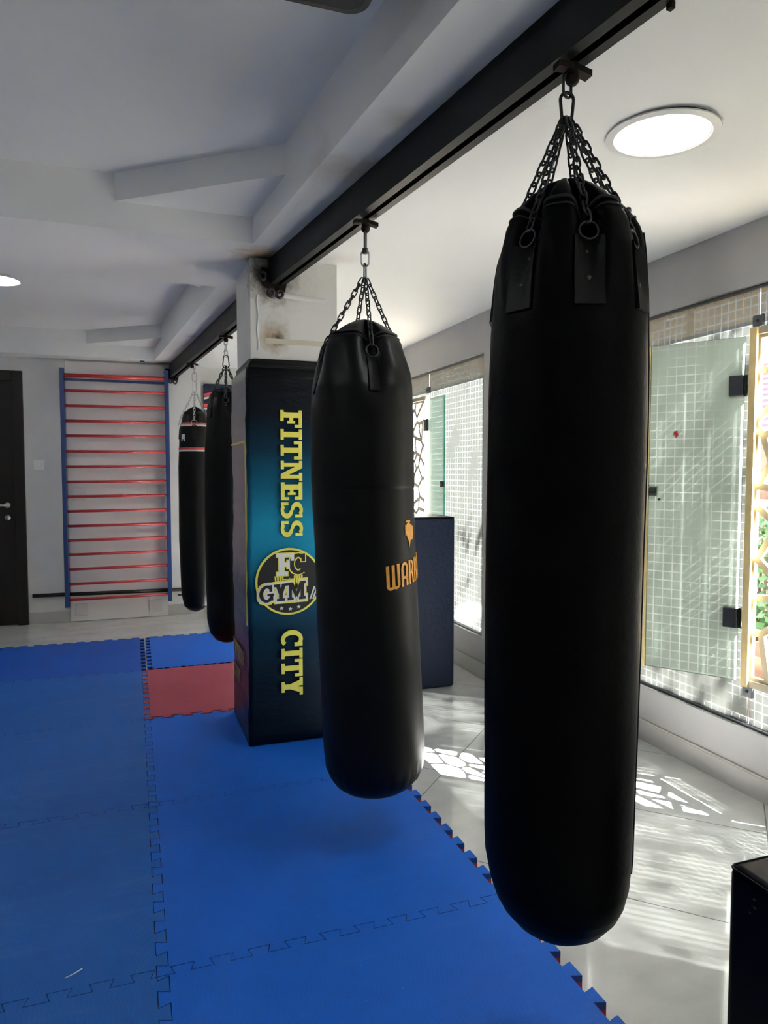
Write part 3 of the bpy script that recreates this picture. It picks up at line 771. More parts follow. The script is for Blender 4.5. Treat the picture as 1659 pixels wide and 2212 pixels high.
# lettering helpers: polygons in letter space (x right, y up, height 1)
def rect(x0,y0,x1,y1): return [(x0,y0),(x1,y0),(x1,y1),(x0,y1)]
def arc(cx,cy,rx,ry,w,h,a0,a1,n_=14):
    """curved stroke from angle a0 to a1 (degrees) as quads"""
    out=[]
    for k in range(n_):
        t0=math.radians(a0+(a1-a0)*k/n_); t1=math.radians(a0+(a1-a0)*(k+1)/n_)
        out.append([(cx+rx*math.cos(t0),cy+ry*math.sin(t0)),(cx+rx*math.cos(t1),cy+ry*math.sin(t1)),(cx+(rx-w)*math.cos(t1),cy+(ry-h)*math.sin(t1)),(cx+(rx-w)*math.cos(t0),cy+(ry-h)*math.sin(t0))])
    return out
def slab(ch):
    s=.15  # serif height
    if ch=='I': return [rect(.12,0,.36,1),rect(0,0,.48,s),rect(0,1-s,.48,1)], .48
    if ch=='F': return [rect(.1,0,.34,1),rect(0,0,.5,s),rect(0,1-s,.8,1),rect(.66,.66,.8,1-s),rect(.34,.42,.52,.42+.17),rect(.48,.32,.6,.68)], .8
    if ch=='E': return [rect(.1,0,.34,1),rect(0,0,.82,.17),rect(0,1-.17,.8,1),rect(.66,.64,.8,.84),rect(.68,.16,.82,.38),rect(.34,.42,.5,.58),rect(.47,.32,.58,.68)], .82
    if ch=='T': return [rect(.3,0,.54,1),rect(.17,0,.67,s),rect(0,1-.17,.84,1),rect(0,.62,.14,.84),rect(.70,.62,.84,.84)], .84
    if ch=='N': return [rect(.1,0,.27,1),rect(.64,0,.81,1),rect(0,0,.38,s),rect(0,1-s,.3,1),rect(.55,1-s,.92,1),[(.1,1),(.34,1),(.81,.0),(.6,0)]], .92
    if ch=='Y': return [rect(.31,0,.55,.45),rect(.18,0,.68,s),[(.08,1),(.34,1),(.55,.45),(.31,.40)],[(.52,1),(.78,1),(.55,.40),(.31,.45)],rect(0,1-s,.4,1),rect(.48,1-s,.86,1)], .86
    if ch=='M': return [rect(.1,0,.28,1),rect(.82,0,1.04,1),rect(0,0,.38,s),rect(.72,0,1.14,s),rect(0,1-s,.3,1),rect(.84,1-s,1.14,1),[(.1,1),(.36,1),(.62,.3),(.5,.12)],[(.78,1),(1.04,1),(.62,.12),(.5,.3)]], 1.14
    if ch=='C': return arc(.46,.5,.46,.52,.24,.18,52,308)+[rect(.62,.62,.8,1.0)], .84
    if ch=='G': return arc(.46,.5,.46,.52,.24,.18,52,330)+[rect(.62,.62,.8,1.0),rect(.5,.36,.92,.5),rect(.66,.08,.86,.4)], .92
    if ch=='S':
        o = arc(.4,.735,.38,.285,.22,.15,40,270,12)+arc(.4,.27,.38,.29,.22,.15,-140,90,12)
        return o+[rect(.6,.66,.74,1.0),rect(.04,0,.18,.34)], .8
    if ch=='A': return [[(.06,0),(.3,0),(.55,.8),(.36,1)],[(.6,0),(.86,0),(.56,1),(.36,1)],rect(.26,.22,.66,.38)], .92
    return [], .4
def word(txt, gap=.06):
    x=0; out=[]
    for ch in txt:
        ps,w_=slab(ch)
        out.append((ch,[[(p[0]+x,p[1]) for p in q] for q in ps])); x+=w_+gap
    return out, x-gap
def put(b, polys, fn, d0, d1):
    for kk,q in enumerate(polys):
        ar = sum(q[i][0]*q[(i+1)%len(q)][1]-q[(i+1)%len(q)][0]*q[i][1] for i in range(len(q)))
        b.prism(q if ar>0 else q[::-1], d0, d1+kk*4e-5, fn=fn)

# orange print on bag 2: wide rounded capitals running round to the right, helmet above
def bagfn(th0,z0,h,wsc,slope):
    def fn(a,c,d):
        th = th0+a*wsc/.18; z = z0+c*h+slope*a
        z = max(.3,min(1.7,z)); return surf2(z, th, .0015+d)
    return fn
WA = [rect(0,.12,.16,1),rect(.30,.1,.46,1),rect(.60,.1,.76,1)]+arc(.23,.2,.23,.22,.10,.12,180,360,8)+arc(.53,.2,.23,.22,.10,.12,180,360,8)
AA = [rect(.84,0,.98,.75),rect(1.16,0,1.32,.75),rect(.98,.3,1.16,.42)]+arc(1.08,.72,.24,.28,.13,.12,0,180,8)
RR = [rect(1.40,0,1.54,1),rect(1.54,.42,1.7,.52)]+arc(1.6,.72,.24,.28,.13,.12,-70,100,8)+[[(1.62,.5),(1.76,.45),(1.86,0),(1.7,0)]]
RR2 = [[(p[0]+.52,p[1]) for p in q] for q in RR]
II = [rect(2.46,0,2.6,1)]
OO = arc(2.98,.5,.32,.5,.15,.13,0,360,16)
RR3 = [[(p[0]+1.98,p[1]) for p in q] for q in RR]
b = MB(); fn = bagfn(math.radians(-86), .955, .082, .072, .010)
def refine(polys, n_=5):
    out=[]
    for q in polys:
        if len(q)==4 and max(p[0] for p in q)-min(p[0] for p in q) > .12: pass
        out.append(q)
    return out
put(b, refine(WA+AA+RR+RR2+II+OO+RR3), fn, -.001, .0006)
b.build('lettering', M['orange'], body2, off=off2)
b = MB(); fn = bagfn(math.radians(-56), 1.095, .085, .055, .0)
put(b, [[(.05,.95),(.3,1.05),(.5,.95),(.5,.3),(.34,-.05),(.26,.28),(.1,.42),(.02,.6)],rect(-.1,.5,.02,.92),[(.5,.95),(.9,.85),(1.0,.55),(.8,.3),(.5,.3)],rect(.0,1.02,.5,1.1)], fn, -.001, .0006)
b.build('helmet_emblem', M['orange'], body2, off=off2)

# ------------------------------------------------------------------ pillar padding with print
PAD0 = (.742,3.6,.04)
pr = thing('pillar_pad', 'teal and black printed pad wrapped round the pillar with yellow gym lettering', 'pillar padding', PAD0)
def rounded(x0,x1,y0,y1,r,n_=6):
    out=[]
    for (cx,cy,a0) in ((x1-r,y1-r,0),(x0+r,y1-r,90),(x0+r,y0+r,180),(x1-r,y0+r,270)):
        for k in range(n_+1):
            a=math.radians(a0+90*k/n_); out.append((cx+r*math.cos(a),cy+r*math.sin(a)))
    return out
rnd = random.Random(3)
b = MB(); rows=[]
for i in range(38):
    z = .045+1.80*i/37; t=i/37
    gx = .006*math.sin(z*9)+(.012 if t<.06 else 0)*(1-t/.06)
    row=[]
    pts = rounded(.507-gx*.5,.988+gx*.3,3.363-gx*.4,3.905,.022)
    for j,p in enumerate(pts):
        w_ = .0018*math.sin(z*31+j*.9)+.0014*math.sin(z*67+j*2.1)
        row.append((p[0]+w_, p[1]+w_*.7-(.006 if t<.04 else 0), z))
    rows.append(row)
b.grid(rows, True, 0, True, True, True)
# left face gets the side print
for i,f in enumerate(b.f):
    c = [sum(b.v[k][a] for k in f)/len(f) for a in range(3)]
    if len(f)==4 and c[0] < .512 and 3.39 < c[1]: b.m[i] = 1
pad = b.build('pad_cover', [M['pad'], M['padleft']], pr, off=PAD0)
b = MB(); rows=[]
for i in range(9):
    z=1.80+.088*i/8; q=.004*math.sin(i*2.1)
    rows.append([(p[0],p[1],z+.002*math.sin(j*1.3)) for j,p in enumerate(rounded(.51+q+i*.0025,.985-q-i*.0025,3.358+q+i*.0045,3.90-i*.003,.02))])
b.grid(rows, True, 0, True, True, True); b.build('wrap_tape', M['tape'], pr, off=PAD0)
yF = 3.3535
def vert(x_base, z_top, h, L, total):
    """text turned a quarter clockwise: reads downward, letter tops to the right"""
    sc = L/total
    return lambda a,c,d: (x_base+c*h, yF-d, z_top-a*sc)
w_, tot = word('FITNESS'); 
for ch,ps in w_:
    b = MB(); put(b, ps, vert(.664,1.648,.104,.607,tot), -.004, .002); b.build('letter', M['yellow'], pad, off=PAD0)
w_, tot = word('CITY')
for ch,ps in w_:
    b = MB(); put(b, ps, vert(.660,.592,.104,.322,tot), -.004, .002); b.build('letter', M['yellow'], pad, off=PAD0)
# round emblem
LX, LZ = .700, .829
def flat(sc, ox, oz): return lambda a,c,d: (LX+ox+a*sc, yF-d, LZ+oz+c*sc)
def disc(r, n_=48): return [(r*math.cos(2*PI*k/n_), r*math.sin(2*PI*k/n_)) for k in range(n_)]
b = MB(); b.prism(disc(.162), -.004, .0015, fn=flat(1,0,0)); em = b.build('emblem_ring', M['yellow'], pad, off=PAD0)
b = MB(); b.prism(disc(.152), -.004, .0025, fn=flat(1,0,0)); b.build('emblem_disc', M['pblack'], em, off=PAD0)
def outl(ps, d):      # grow each stroke a little for an outline
    out=[]
    for q in ps:
        cx=sum(p[0] for p in q)/len(q); cy=sum(p[1] for p in q)/len(q)
        o=[]
        for p in q:
            o.append((p[0]+d*(1 if p[0]>cx else -1), p[1]+d*(1 if p[1]>cy else -1)))
        out.append(o)
    return out
Fp,_ = slab('F'); Cp,_ = slab('C')
b = MB(); put(b, outl(Cp,.05), flat(.098,.0,.035), .002,.0036); put(b, outl(Fp,.04), flat(.106,-.06,.03), .002,.0036); b.build('monogram_outline', M['yellow'], em, off=PAD0)
b = MB(); put(b, Cp, flat(.098,.0,.035), .003,.0044); b.build('monogram_letter', M['pblack'], em, off=PAD0)
b = MB(); put(b, Fp, flat(.106,-.06,.03), .003,.0052); b.build('monogram_letter', M['pwhite'], em, off=PAD0)
b = MB()
for k in range(4):
    for sgn in (-1,1):
        x=sgn*(.030+k*.0115); hh=.046-k*.005
        b.prism([(x-.0045,.024-hh*.35),(x+.0045,.024-hh*.35),(x+.0045,.028),(x-.0045,.028)],.002,.0038,fn=flat(1,-.005,-.012)) if False else None
        put(b,[[(x-.0045,.028),(x-.0045-.002*sgn,.028-hh*.8),(x+.0025-.002*sgn,.028-hh),(x+.0045,.028)]],flat(1,-.002,0),.002,.0038)
put(b,[rect(-.03,.008,-.008,.014),rect(.006,.008,.03,.014),[(-.006,.004),(.006,.012),(.006,.018),(-.006,.010)]],flat(1,-.002,0),.002,.0038)
b.build('dumbbell', M['yellow'], em, off=PAD0)
gy, gt = word('GYM', -.02)
gp = [q for ch,ps in gy for q in ps]
sh = lambda sc,ox,oz: (lambda a,c,d: (LX+ox+a*sc*1.0, yF-d, LZ+oz+c*sc*(1+.05*a)+.003*a))
b = MB(); put(b, outl(gp,.16), sh(.078,-.145,-.096), .002,.0046); b.build('band_outline', M['yellow'], em, off=PAD0)
b = MB(); put(b, outl(gp,.085), sh(.078,-.145,-.096), .003,.0056); b.build('band_outline', M['pwhite'], em, off=PAD0)
b = MB(); put(b, gp, sh(.078,-.145,-.096), .004,.0066); b.build('band_lettering', M['pblack'], em, off=PAD0)
b = MB(); fl = flat(1,0,0)
put(b,[[(.098,-.09),(.120,-.03),(.128,-.03),(.106,-.09)],[(.112,-.09),(.134,-.03),(.142,-.03),(.120,-.09)]],fl,.004,.0074); b.build('stroke_mark', M['pwhite'], em, off=PAD0)
def star(cx,cz,r): return [(cx+(r if k%2==0 else r*.42)*math.sin(PI*k/5), cz+(r if k%2==0 else r*.42)*math.cos(PI*k/5)) for k in range(10)][::-1]
for (sx_,sz_) in ((-.038,-.128),(.005,-.133),(.046,-.125)):
    b = MB(); b.prism(star(sx_,sz_,.0105),.002,.0046,fn=fl); b.build('star', M['pwhite'], em, off=PAD0)
# yellow border lines and small lettering on the left side of the pad
xL = .507
def side(a,c,d): return (xL-d, 3.90-a, c)
b = MB()
for q in (rect(.50,.62,.507,1.50), rect(.02,1.495,.507,1.503)): b.prism(q,.0,.006,fn=side)
b.build('border_line', M['yellow'], pad, off=PAD0)
M['dimyellow'] = pmat('print_tan', (.28,.22,.1), .5)
for (txt,z) in (('FITNESS',.395),('CITY',.27)):
    w_,tot = word(txt); b = MB()
    for ch,ps in w_: put(b, ps, (lambda a,c,d,tot=tot,z=z,L=(.38 if txt=='FITNESS' else .24): (xL-d-.004, 3.87-a*L/tot, z+c*.07)), 0,.004)
    b.build('side_lettering', M['dimyellow'], pad, off=PAD0)
# tape strips stuck on the bare pillar
b = MB(); b.box(.605,.90,PY0-.002,PY0,1.965,1.990); tag(b.build('tape_strip', M['masktape']), 'yellowed horizontal tape strip stuck on the pillar above the pad', 'tape')
b = MB(); rows=[[(.655+.24*i/12, PY0-.001-.006*math.sin(PI*j/6)*(1-.3*math.sin(i)), 2.185+.028*j/6-.0012*i) for i in range(13)] for j in range(7)]; b.grid(rows,False)
b.build('x',M['wall']); ob = bpy.data.objects['x']; ob.name='tape_strip'; tag(ob,'bulging white tape strip under the rail end on the pillar','tape')
b = MB(); rows=[[(.565+.010*j/4+.003*math.sin(i*.9), PY0-.001-.004*math.sin(PI*j/4), 1.93+.26*i/14) for j in range(5)] for i in range(15)]; b.grid([r[::-1] for r in rows],False)
b.build('x',M['wall']); ob = bpy.data.objects['x']; ob.name='tape_strip'; tag(ob,'crumpled vertical white tape down the left edge of the pillar front','tape')

# ------------------------------------------------------------------ foam mats
D = .015
def seam(n_=10):
    pts=[]
    p=1.0/n_; e=.005
    for k in range(n_):
        a=k*p+.025; c=k*p+.075
        pts += [(a+e,-D),(a-e,D),(c+e,D),(c-e,-D)]
    return pts
def mat(label, x0, y0, x1, y1, top, dx=0, dy=0):
    """interlocking jigsaw mat between seam lines"""
    SM = seam(); sx=x1-x0; sy=y1-y0
    P=[(x0-D,y0-D)]
    P+=[(x0+t*sx, y0+o) for t,o in SM]+[(x1-D,y0-D)]
    P+=[(x1+o, y0+t*sy) for t,o in SM]+[(x1-D,y1-D)]
    P+=[(x0+t*sx, y1+o) for t,o in SM[::-1]]+[(x0-D,y1-D)]
    P+=[(x0+o, y0+t*sy) for t,o in SM[::-1]]
    cx,cy=(x0+x1)/2,(y0+y1)/2; k=.9976
    Q=[]; n_=len(P)
    for i in range(n_):                       # inset every side by 1 mm
        a=Vector(P[i-1]); b_=Vector(P[i]); c_=Vector(P[(i+1)%n_])
        e1=(b_-a).normalized(); e2=(c_-b_).normalized()
        m1=Vector((-e1.y,e1.x)); m2=Vector((-e2.y,e2.x)); w_=m1+m2
        w_=w_/max(.35,1+m1.dot(m2))
        Q.append((b_.x+w_.x*.0011+dx, b_.y+w_.y*.0011+dy))
    P=Q
    off=(cx+dx,cy+dy,0)
    r = thing('foam_mat', label, 'foam mat', off)
    t_m, s_t, s_b = {'blue':('foam_blue','foam_blueside','foam_redside'),'faded':('foam_faded','foam_blueside','foam_redside'),'dark':('foam_dark','foam_blueside','foam_redside'),'red':('foam_red','foam_redside','foam_blueside')}[top]
    b=MB(); b.prism(P,.021,.040,0,side=1); b.build('top_layer',[M[t_m],M[s_t]],r,off=off)
    b=MB(); b.prism(P,.001,.0208,0); b.build('bottom_layer',M[s_b],r,off=off)
X0,X1,X2 = -.95,.05,1.07
YR = [-.11,.89,1.89,2.89,3.925,4.92,5.905]
ML = {
 ('A',1):('faded','scuffed blue foam mat at the bottom left corner of the photo, left of the seam'),
 ('A',2):('faded','scuffed blue foam mat left of the long seam, second row from the camera'),
 ('A',3):('faded','scuffed blue foam mat left of the long seam, third row, beside the pillar mat'),
 ('A',4):('faded','greyish blue foam mat directly left of the red mat'),
 ('A',5):('dark','dark blue foam mat in the back row in front of the wall bars'),
 ('B',1):('blue','blue foam mat nearest the camera, under the largest punching bag'),
 ('B',2):('blue','bright blue foam mat under the bag with orange lettering'),
 ('B',3):('blue','blue foam mat that the padded pillar stands on'),
 ('B',4):('red','red foam mat, the only red one, beside the pillar'),
 ('B',5):('blue','blue foam mat in the back row under the two farthest bags'),
}
for (c,r_),(tp,lab) in ML.items():
    xa,xb = (X0,X1) if c=='A' else (X1,X2)
    dx=dy=0
    if (c,r_)==('B',5): dx,dy=.034,.004
    if (c,r_)==('A',5): dx=-.004
    if (c,r_)==('B',4): dy=.010
    mat(lab, xa, YR[r_-0-0] if False else YR[r_], xb, YR[r_+1] if r_+1 < len(YR) else YR[r_]+1, tp, dx, dy) if r_ < 6 and r_+1 < len(YR) else None
b = MB(); b.tube([(-.19,1.948,.0425),(-.17,1.955,.0435),(-.15,1.972,.0425)],.0016,6); tag(b.build('plastic_shaving', M['plastic']),'tiny white curved shaving lying on the scuffed blue mat seam','litter')

# ------------------------------------------------------------------ wall panel, wall bars
PO=(-.13,YB,0)
wp = thing('wall_panel', 'glossy white board on the back wall behind the red rungs', 'wall panel', PO)
b = MB(); b.box(-.552,.292,YB-.022,YB-.001,.003,2.345); b.build('board', M['panel'], wp, off=PO, bevel=.002)
for (x,z) in ((-.46,1.154),(.18,1.182),(-.46,.109),(.178,.105)):
    b = MB(); b.box(x-.055,x+.055,YB-.036,YB-.022,z-.055,z+.055); b.build('cover_plate', M['plate'], wp, off=PO, bevel=.002)
WO=(-.13,6.90,.15)
wb = thing('wall_bars', 'tall wall bars with red rungs and blue side posts on the back wall', 'wall bars', WO)
for (x,z0,z1) in ((-.573,.146,2.27),(.309,.151,2.288)):
    b = MB(); b.box(x-.018,x+.018,6.865,6.925,z0,z1); b.build('post', M['bluepaint'], wb, off=WO, bevel=.003)
for z in [2.208,2.074,1.941,1.807,1.677,1.538,1.403,1.268,1.137,1.005,.873,.745,.617,.485,.352,.212]:
    b = MB(); rr=.017 if z>2.1 else .0125
    b.cyl((-.558,6.885,z),(.294,6.885,z+.004),rr,12); b.build('rung', M['red'], wb, off=WO)
b = MB(); b.box(-.556,.292,6.905,6.925,2.165,2.185); b.build('back_rail', M['bluepaint'], wb, off=WO)
for (x,z) in ((-.573,2.0),(.309,2.0),(-.573,.4),(.309,.4)):
    b = MB(); b.box(x-.014,x+.014,6.925,YB-.0,z-.03,z+.03); b.build('wall_bracket', M['bluepaint'], wb, off=WO)
b = MB(); b.cyl((-.86,6.945,.255),(.47,6.945,.243),.017,14)
for x in (-.8,.42): b.cyl((x,6.945,.25),(x,YB,.25),.01)
b.cyl((.40,6.93,.20),(.40,6.93,.19),.02)
tag(b.build('ankle_bar', M['blackpipe']),'black horizontal pipe fixed low on the back wall behind the wall bars','pipe')
so=(-.78,YB,1.42)
sw = thing('light_switch','white light switch between the brown door and wall bars','light switch',so)
b = MB(); b.box(-.825,-.735,YB-.012,YB,1.376,1.466); b.build('switch_plate',M['plastic'],sw,off=so,bevel=.004)
b = MB(); b.box(-.80,-.76,YB-.017,YB-.011,1.398,1.446); b.build('rocker',M['plastic'],sw,off=so,bevel=.003)
# striped banner in the recess at the back
bo=(.84,7.08,.05)
bn = thing('striped_pad','navy wall pad with red and white stripes behind the two far bags','wall pad',bo)
b = MB(); b.box(.655,1.10,7.03,7.088,.06,2.20); b.build('pad_body',M['navy'],bn,off=bo,bevel=.01)
for (z,sl) in ((2.13,.35),(1.98,.02),(1.70,.45)):
    for (dz,h_,mm,nm) in ((0,.030,'redstripe','red_stripe'),(-.026,.020,'whitestripe','white_stripe')):
        b = MB()
        q=[(.656,z+dz-.16*sl),(.88,z+dz),(1.10,z+dz-.02),(1.10,z+dz+h_-.02),(.88,z+dz+h_),(.656,z+dz+h_-.16*sl)]
        b.prism(q,7.027,7.031,fn=lambda a,c,d:(a,d,c)); b.build(nm,M[mm],bn,off=bo)
b = MB(); b.box(.655,1.10,7.027,7.0295,.06,.085); b.build('red_stripe',M['redstripe'],bn,off=bo)

# ------------------------------------------------------------------ padded blocks
def block(name,label,x0,x1,y0,y1,z1,mat,r=.02):
    off=((x0+x1)/2,(y0+y1)/2,0)
    ro=thing(name,label,'padded block',off)
    b=MB(); b.box(x0,x1,y0,y1,0.002,z1); b.build('block_body',mat,ro,off=off,bevel=r,seg=4)
    b=MB(); z=z1-r*.5
    i=.0012
    P=[(x0-i,y0-i),(x1+i,y0-i),(x1+i,y1+i),(x0-i,y1+i)]
    pts=[]
    for (cx,cy,a0) in ((x1-r,y1-r,0),(x0+r,y1-r,90),(x0+r,y0+r,180),(x1-r,y0+r,270)):
        for k in range(6):
            a=math.radians(a0+90*k/5); pts.append((cx+(r-.002)*math.cos(a),cy+(r-.002)*math.sin(a),z1-.008))
    b.tube(pts,.003,6,True); b.build('seam_piping',M['blackv'],ro,off=off)
    return ro,off
block('padded_block','tall navy vinyl block standing on the tiles by the window wall',1.50,1.893,4.02,4.36,1.078,M['navy'])
ro,of=block('padded_block','low black vinyl block cut off by the bottom right corner',1.245,1.78,.62,1.205,.478,M['blackv'],.022)
for (y,z) in ((1.13,.435),(1.128,.418),(1.14,.40)):
    b=MB(); b.sphere((1.2445,y,z),.0025,sq=(.4,1.6,1)); b.build('scuff_mark',M['rim'],ro,off=of)

# ------------------------------------------------------------------ lamps and ceiling fittings
def lamp(label, x, y, z, r, tilt=0, gap=.012):
    ro=thing('ceiling_lamp',label,'ceiling lamp',(x,y,z)); ro.rotation_euler=(tilt,tilt*.6,0)
    rows=[]
    for (rr,zz) in ((r*.80,-.004-gap),(r*.86,-.007-gap),(r,-.004-gap),(r,0-gap),(r*.85,0-gap)):
        rows.append([(rr*math.cos(2*PI*k/64),rr*math.sin(2*PI*k/64),zz) for k in range(64)])
    b=MB(); b.grid([q[::-1] for q in rows],True,0,False); b.build('lamp_ring',M['lampring'],ro)
    b=MB(); c=[(r*.83*math.cos(2*PI*k/64),r*.83*math.sin(2*PI*k/64),-.004-gap) for k in range(64)]
    b.add(c,[tuple(range(63,-1,-1))])
    b.build('diffuser',M['lamp'],ro)
    b=MB(); b.cyl((0,0,-gap),(0,0,.0),r*.93,48); b.build('lamp_housing',M['patch'],ro)  # dark colour stands in for the shadow in the gap
lamp('round lit ceiling lamp with white ring, right of the long steel rail',1.513,1.782,2.3765,.163,.02,.014)
lamp('round lit ceiling lamp at the left edge, in the far ceiling recess',-.80,5.17,ZT,.165,0,.004)
for (x,y,z) in ((-.75,1.6,ZT),(1.5,-.6,2.376),(-.75,-1.6,ZC)):  # unseen lamps added to brighten the room
    lamp('added fill lamp on the ceiling, out of view',x,y,z,.163); 
for i,o in enumerate([o for o in COL.objects if o.get('label')=='added fill lamp on the ceiling, out of view']): o['group']='added fill lamps out of view'
so=(.33,1.48,ZT)
sp=thing('ceiling_speaker','black box with rounded corners hanging from ceiling at the top edge','ceiling speaker',so)
b=MB(); b.prism(rounded(.05,.570,1.2,1.772,.05,8),2.50,ZT-.001); b.build('speaker_case',M['rim'],sp,off=so,bevel=.006)
b=MB(); b.prism(rounded(.07,.553,1.22,1.752,.045,8),2.496,2.502); b.build('speaker_grille',M['speaker'],sp,off=so)
b=MB(); b.cyl((.10,6.86,ZC-.004),(.10,6.86,ZC-.0005),.022,20); tag(b.build('ceiling_socket',M['socket']),'small dark hole in the ceiling above the wall bars','ceiling hole')

# ------------------------------------------------------------------ outside
b=MB(); b.box(XW+.13,14,-8,16,-.2,-.02); struct(b.build('ground', M['ground']))
b=MB(); b.box(9.0,9.3,-2,16,0,3.4); struct(b.build('wall_outside', M['beigewall']))
# pink and red striped awning
ao=(4.4,3.9,2.1); aw=thing('awning','pink and red striped awning outside, seen through the lattice gate','awning',ao)
def ribs(b,x0,x1,y0,y1,z0,z1,k0,n_):
    for k in range(k0,n_,2):
        a,c=k/n_,(k+1)/n_
        b.hexa([(x0+(x1-x0)*a,y0,z0+(z1-z0)*a),(x0+(x1-x0)*c,y0,z0+(z1-z0)*c),(x0+(x1-x0)*c,y1,z0+(z1-z0)*c),(x0+(x1-x0)*a,y1,z0+(z1-z0)*a)],[(x0+(x1-x0)*a,y0,z0+(z1-z0)*a+.012),(x0+(x1-x0)*c,y0,z0+(z1-z0)*c+.012),(x0+(x1-x0)*c,y1,z0+(z1-z0)*c+.012),(x0+(x1-x0)*a,y1,z0+(z1-z0)*a+.012)])
M['awnpink']=pmat('awning_pink',(.30,.12,.19),.8); M['awnred']=pmat('awning_red',(.30,.02,.035),.8)  # both cloth colours darkened to stand for deep shade
b=MB(); ribs(b,4.0,5.0,3.2,4.8,1.62,2.25,0,24); b.build('awning_cloth',M['awnpink'],aw,off=ao)
b=MB(); ribs(b,4.0,5.0,3.2,4.8,1.62,2.25,1,24); b.build('awning_cloth',M['awnred'],aw,off=ao)
b=MB(); b.cyl((5.0,3.25,0),(5.0,3.25,2.25),.02); b.cyl((5.0,4.75,0),(5.0,4.75,2.25),.02); b.build('awning_pole',M['cream'],aw,off=ao)
# stall counter with shelf below the awning
co_=(4.7,4.0,0); st=thing('market_stall','brown stall with a cream shelf outside, seen through the lattice gate','stall',co_)
b=MB(); b.box(4.45,4.95,3.3,4.7,1.10,1.13); b.build('shelf',M['cream'],st,off=co_)
b=MB(); b.box(4.93,4.97,3.3,4.7,0,1.62); b.box(4.45,4.95,3.28,3.31,0,1.5); b.build('back_board',M['brownbox'],st,off=co_)
b=MB(); b.sphere((4.6,3.8,1.20),.07,sq=(1,1,1)); tag(b.build('bowl',M['cream']),'white bowl on the stall shelf outside','bowl')
def shrub(label,x,y,z0,z1,r,nl,seed):
    rn=random.Random(seed); off=(x,y,z0)
    ro=thing('shrub',label,'shrub',off)
    b=MB()
    for k in range(6):
        a=rn.uniform(0,6.28); b.tube([(x,y,z0),(x+r*.3*math.cos(a),y+r*.3*math.sin(a),(z0+z1)/2),(x+r*.6*math.cos(a),y+r*.6*math.sin(a),z1*.95)],[.015,.01,.004],6)
    b.build('stem',M['bark'],ro,off=off)
    b=MB()
    for k in range(nl):
        u,v,w=rn.gauss(0,.5),rn.gauss(0,.5),rn.random()
        c=Vector((x+max(-1,min(1,u))*r,y+max(-1,min(1,v))*r,z0+.1+(z1-z0-.1)*w)); a=Vector((rn.gauss(0,1),rn.gauss(0,1),rn.gauss(0,.6))).normalized(); s=a.orthogonal().normalized(); L=rn.uniform(.05,.09); W=L*.28
        b.add([c-a*L/2,c+s*W,c+a*L/2,c-s*W],[(0,1,2,3)])
    b.build('foliage',M['leaf'],ro,off=off)
shrub('leafy green shrub outside behind the near lattice gate',3.75,3.45,.0,1.12,.42,1500,4)
shrub('green shrub outside behind the far lattice gate',4.1,9.0,.0,1.1,.5,900,9)
po=(3.2,2.72,0); pl=thing('planter','brown clay planter outside at the foot of the lattice gate','planter',po)
b=MB(); rows=[[(po[0]+r_*math.cos(2*PI*k/32),po[1]+r_*math.sin(2*PI*k/32),z) for k in range(32)] for (r_,z) in ((.18,-.02),(.24,.36),(.26,.36),(.26,.42),(.23,.42),(.2,.30))]; b.grid(rows,True,0,True,True,True); b.build('pot',M['brownbox'],pl,off=po)
ro_=(5.6,2.6,0); rf=thing('shade_roof','flat roof on thin posts added to shade the stall outside','shelter',ro_)  # added roof that keeps the sun off the stall and shrub
b=MB(); b.box(4.3,7.0,.3,4.9,2.95,3.0); b.build('roof_sheet',M['canopy'],rf,off=ro_)
for (x,y) in ((4.4,.4),(6.9,.4),(4.4,4.8),(6.9,4.8)):
    b=MB(); b.cyl((x,y,-.02),(x,y,2.95),.03); b.build('post',M['steel'],rf,off=ro_)
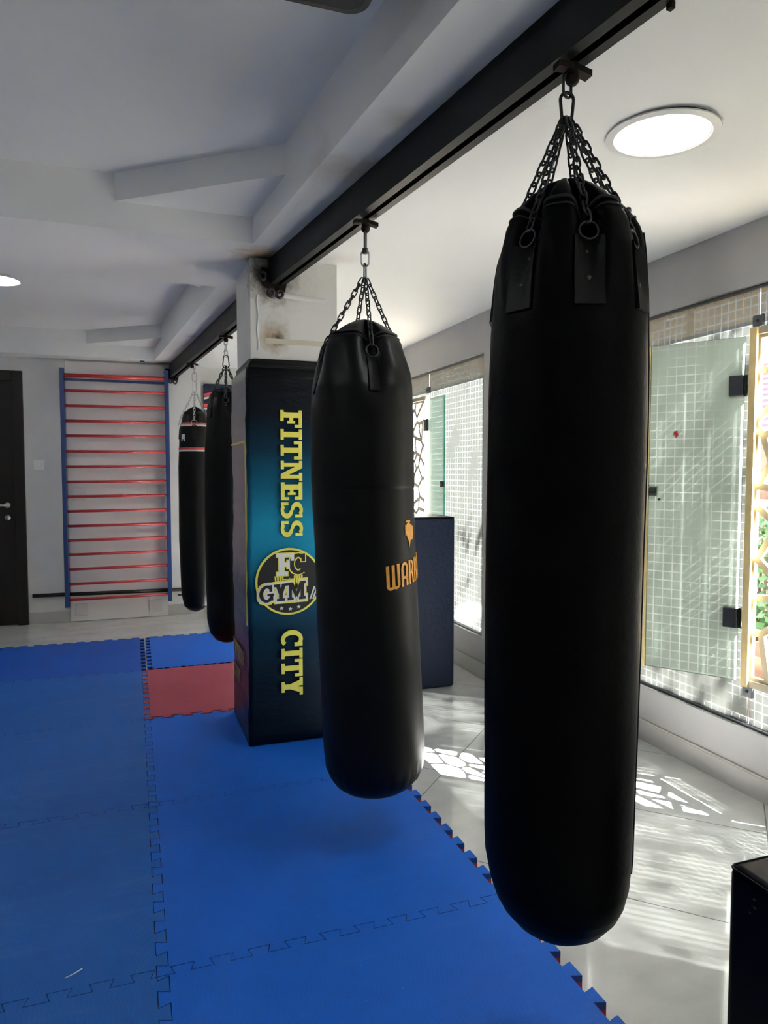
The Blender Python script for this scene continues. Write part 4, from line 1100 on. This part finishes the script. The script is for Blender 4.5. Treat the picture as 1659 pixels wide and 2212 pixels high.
# tree whose crown dapples the sun
to=(4.3,-.2,0)
tr=thing('tree','tree with a loose green crown outside the windows','tree',to)
b=MB(); b.tube([(4.9,-.5,-.02),(4.85,-.5,1.6),(4.8,-.4,3.2)],[.09,.07,.05],10); b.build('trunk',M['bark'],tr,off=to)
b=MB(); rn=random.Random(21)
for k in range(1000):
    c=Vector((4.9+rn.gauss(0,.55),.1+rn.gauss(0,1.3),4.4+rn.gauss(0,.55))); a=Vector((rn.gauss(0,1),rn.gauss(0,1),rn.gauss(0,.5))).normalized(); s=a.orthogonal().normalized(); L=rn.uniform(.08,.16); W=L*.3
    b.add([c-a*L/2,c+s*W,c+a*L/2,c-s*W],[(0,1,2,3)])
b.build('foliage',M['leaf'],tr,off=to)

# ------------------------------------------------------------------ light
W = bpy.data.worlds.new('sky'); S.world = W; W.use_nodes = True
nt = W.node_tree; nt.nodes.clear(); n = N(nt)
bg = n('ShaderNodeBackground'); bg.inputs[0].default_value = (.68,.84,1.0,1); bg.inputs[1].default_value = 3.8
o = n('ShaderNodeOutputWorld'); n.link(bg.outputs[0], o.inputs[0])
sl = bpy.data.lights.new('sun','SUN'); sl.energy = 175; sl.angle = math.radians(.6); sl.color = (1,.985,.96)
so_ = bpy.data.objects.new('sun', sl); COL.objects.link(so_); so_.location = (6,-3,8)
so_.rotation_euler = Vector((-.76,.645,-1.25)).to_track_quat('-Z','Y').to_euler()

# ------------------------------------------------------------------ camera and view
cd = bpy.data.cameras.new('camera'); cam = bpy.data.objects.new('camera', cd); COL.objects.link(cam)
cam.location = (0,0,1.354)
cam.rotation_euler = (PI/2-math.atan(86/1534), 0, -YAW)
cd.sensor_fit = 'VERTICAL'; cd.sensor_height = 36; cd.lens = 36*1534/2212; cd.clip_start = .02
S.camera = cam
vs = S.view_settings; S.display_settings.display_device = 'sRGB'
vs.view_transform = 'Standard'; vs.look = 'None'; vs.gamma = 1; vs.use_curve_mapping = False; vs.exposure = 1.62
cy = S.cycles
cy.use_denoising = True; cy.max_bounces = 10; cy.diffuse_bounces = 6; cy.glossy_bounces = 4; cy.transparent_max_bounces = 16; cy.transmission_bounces = 6
cy.sample_clamp_indirect = 8; cy.caustics_reflective = False; cy.caustics_refractive = False
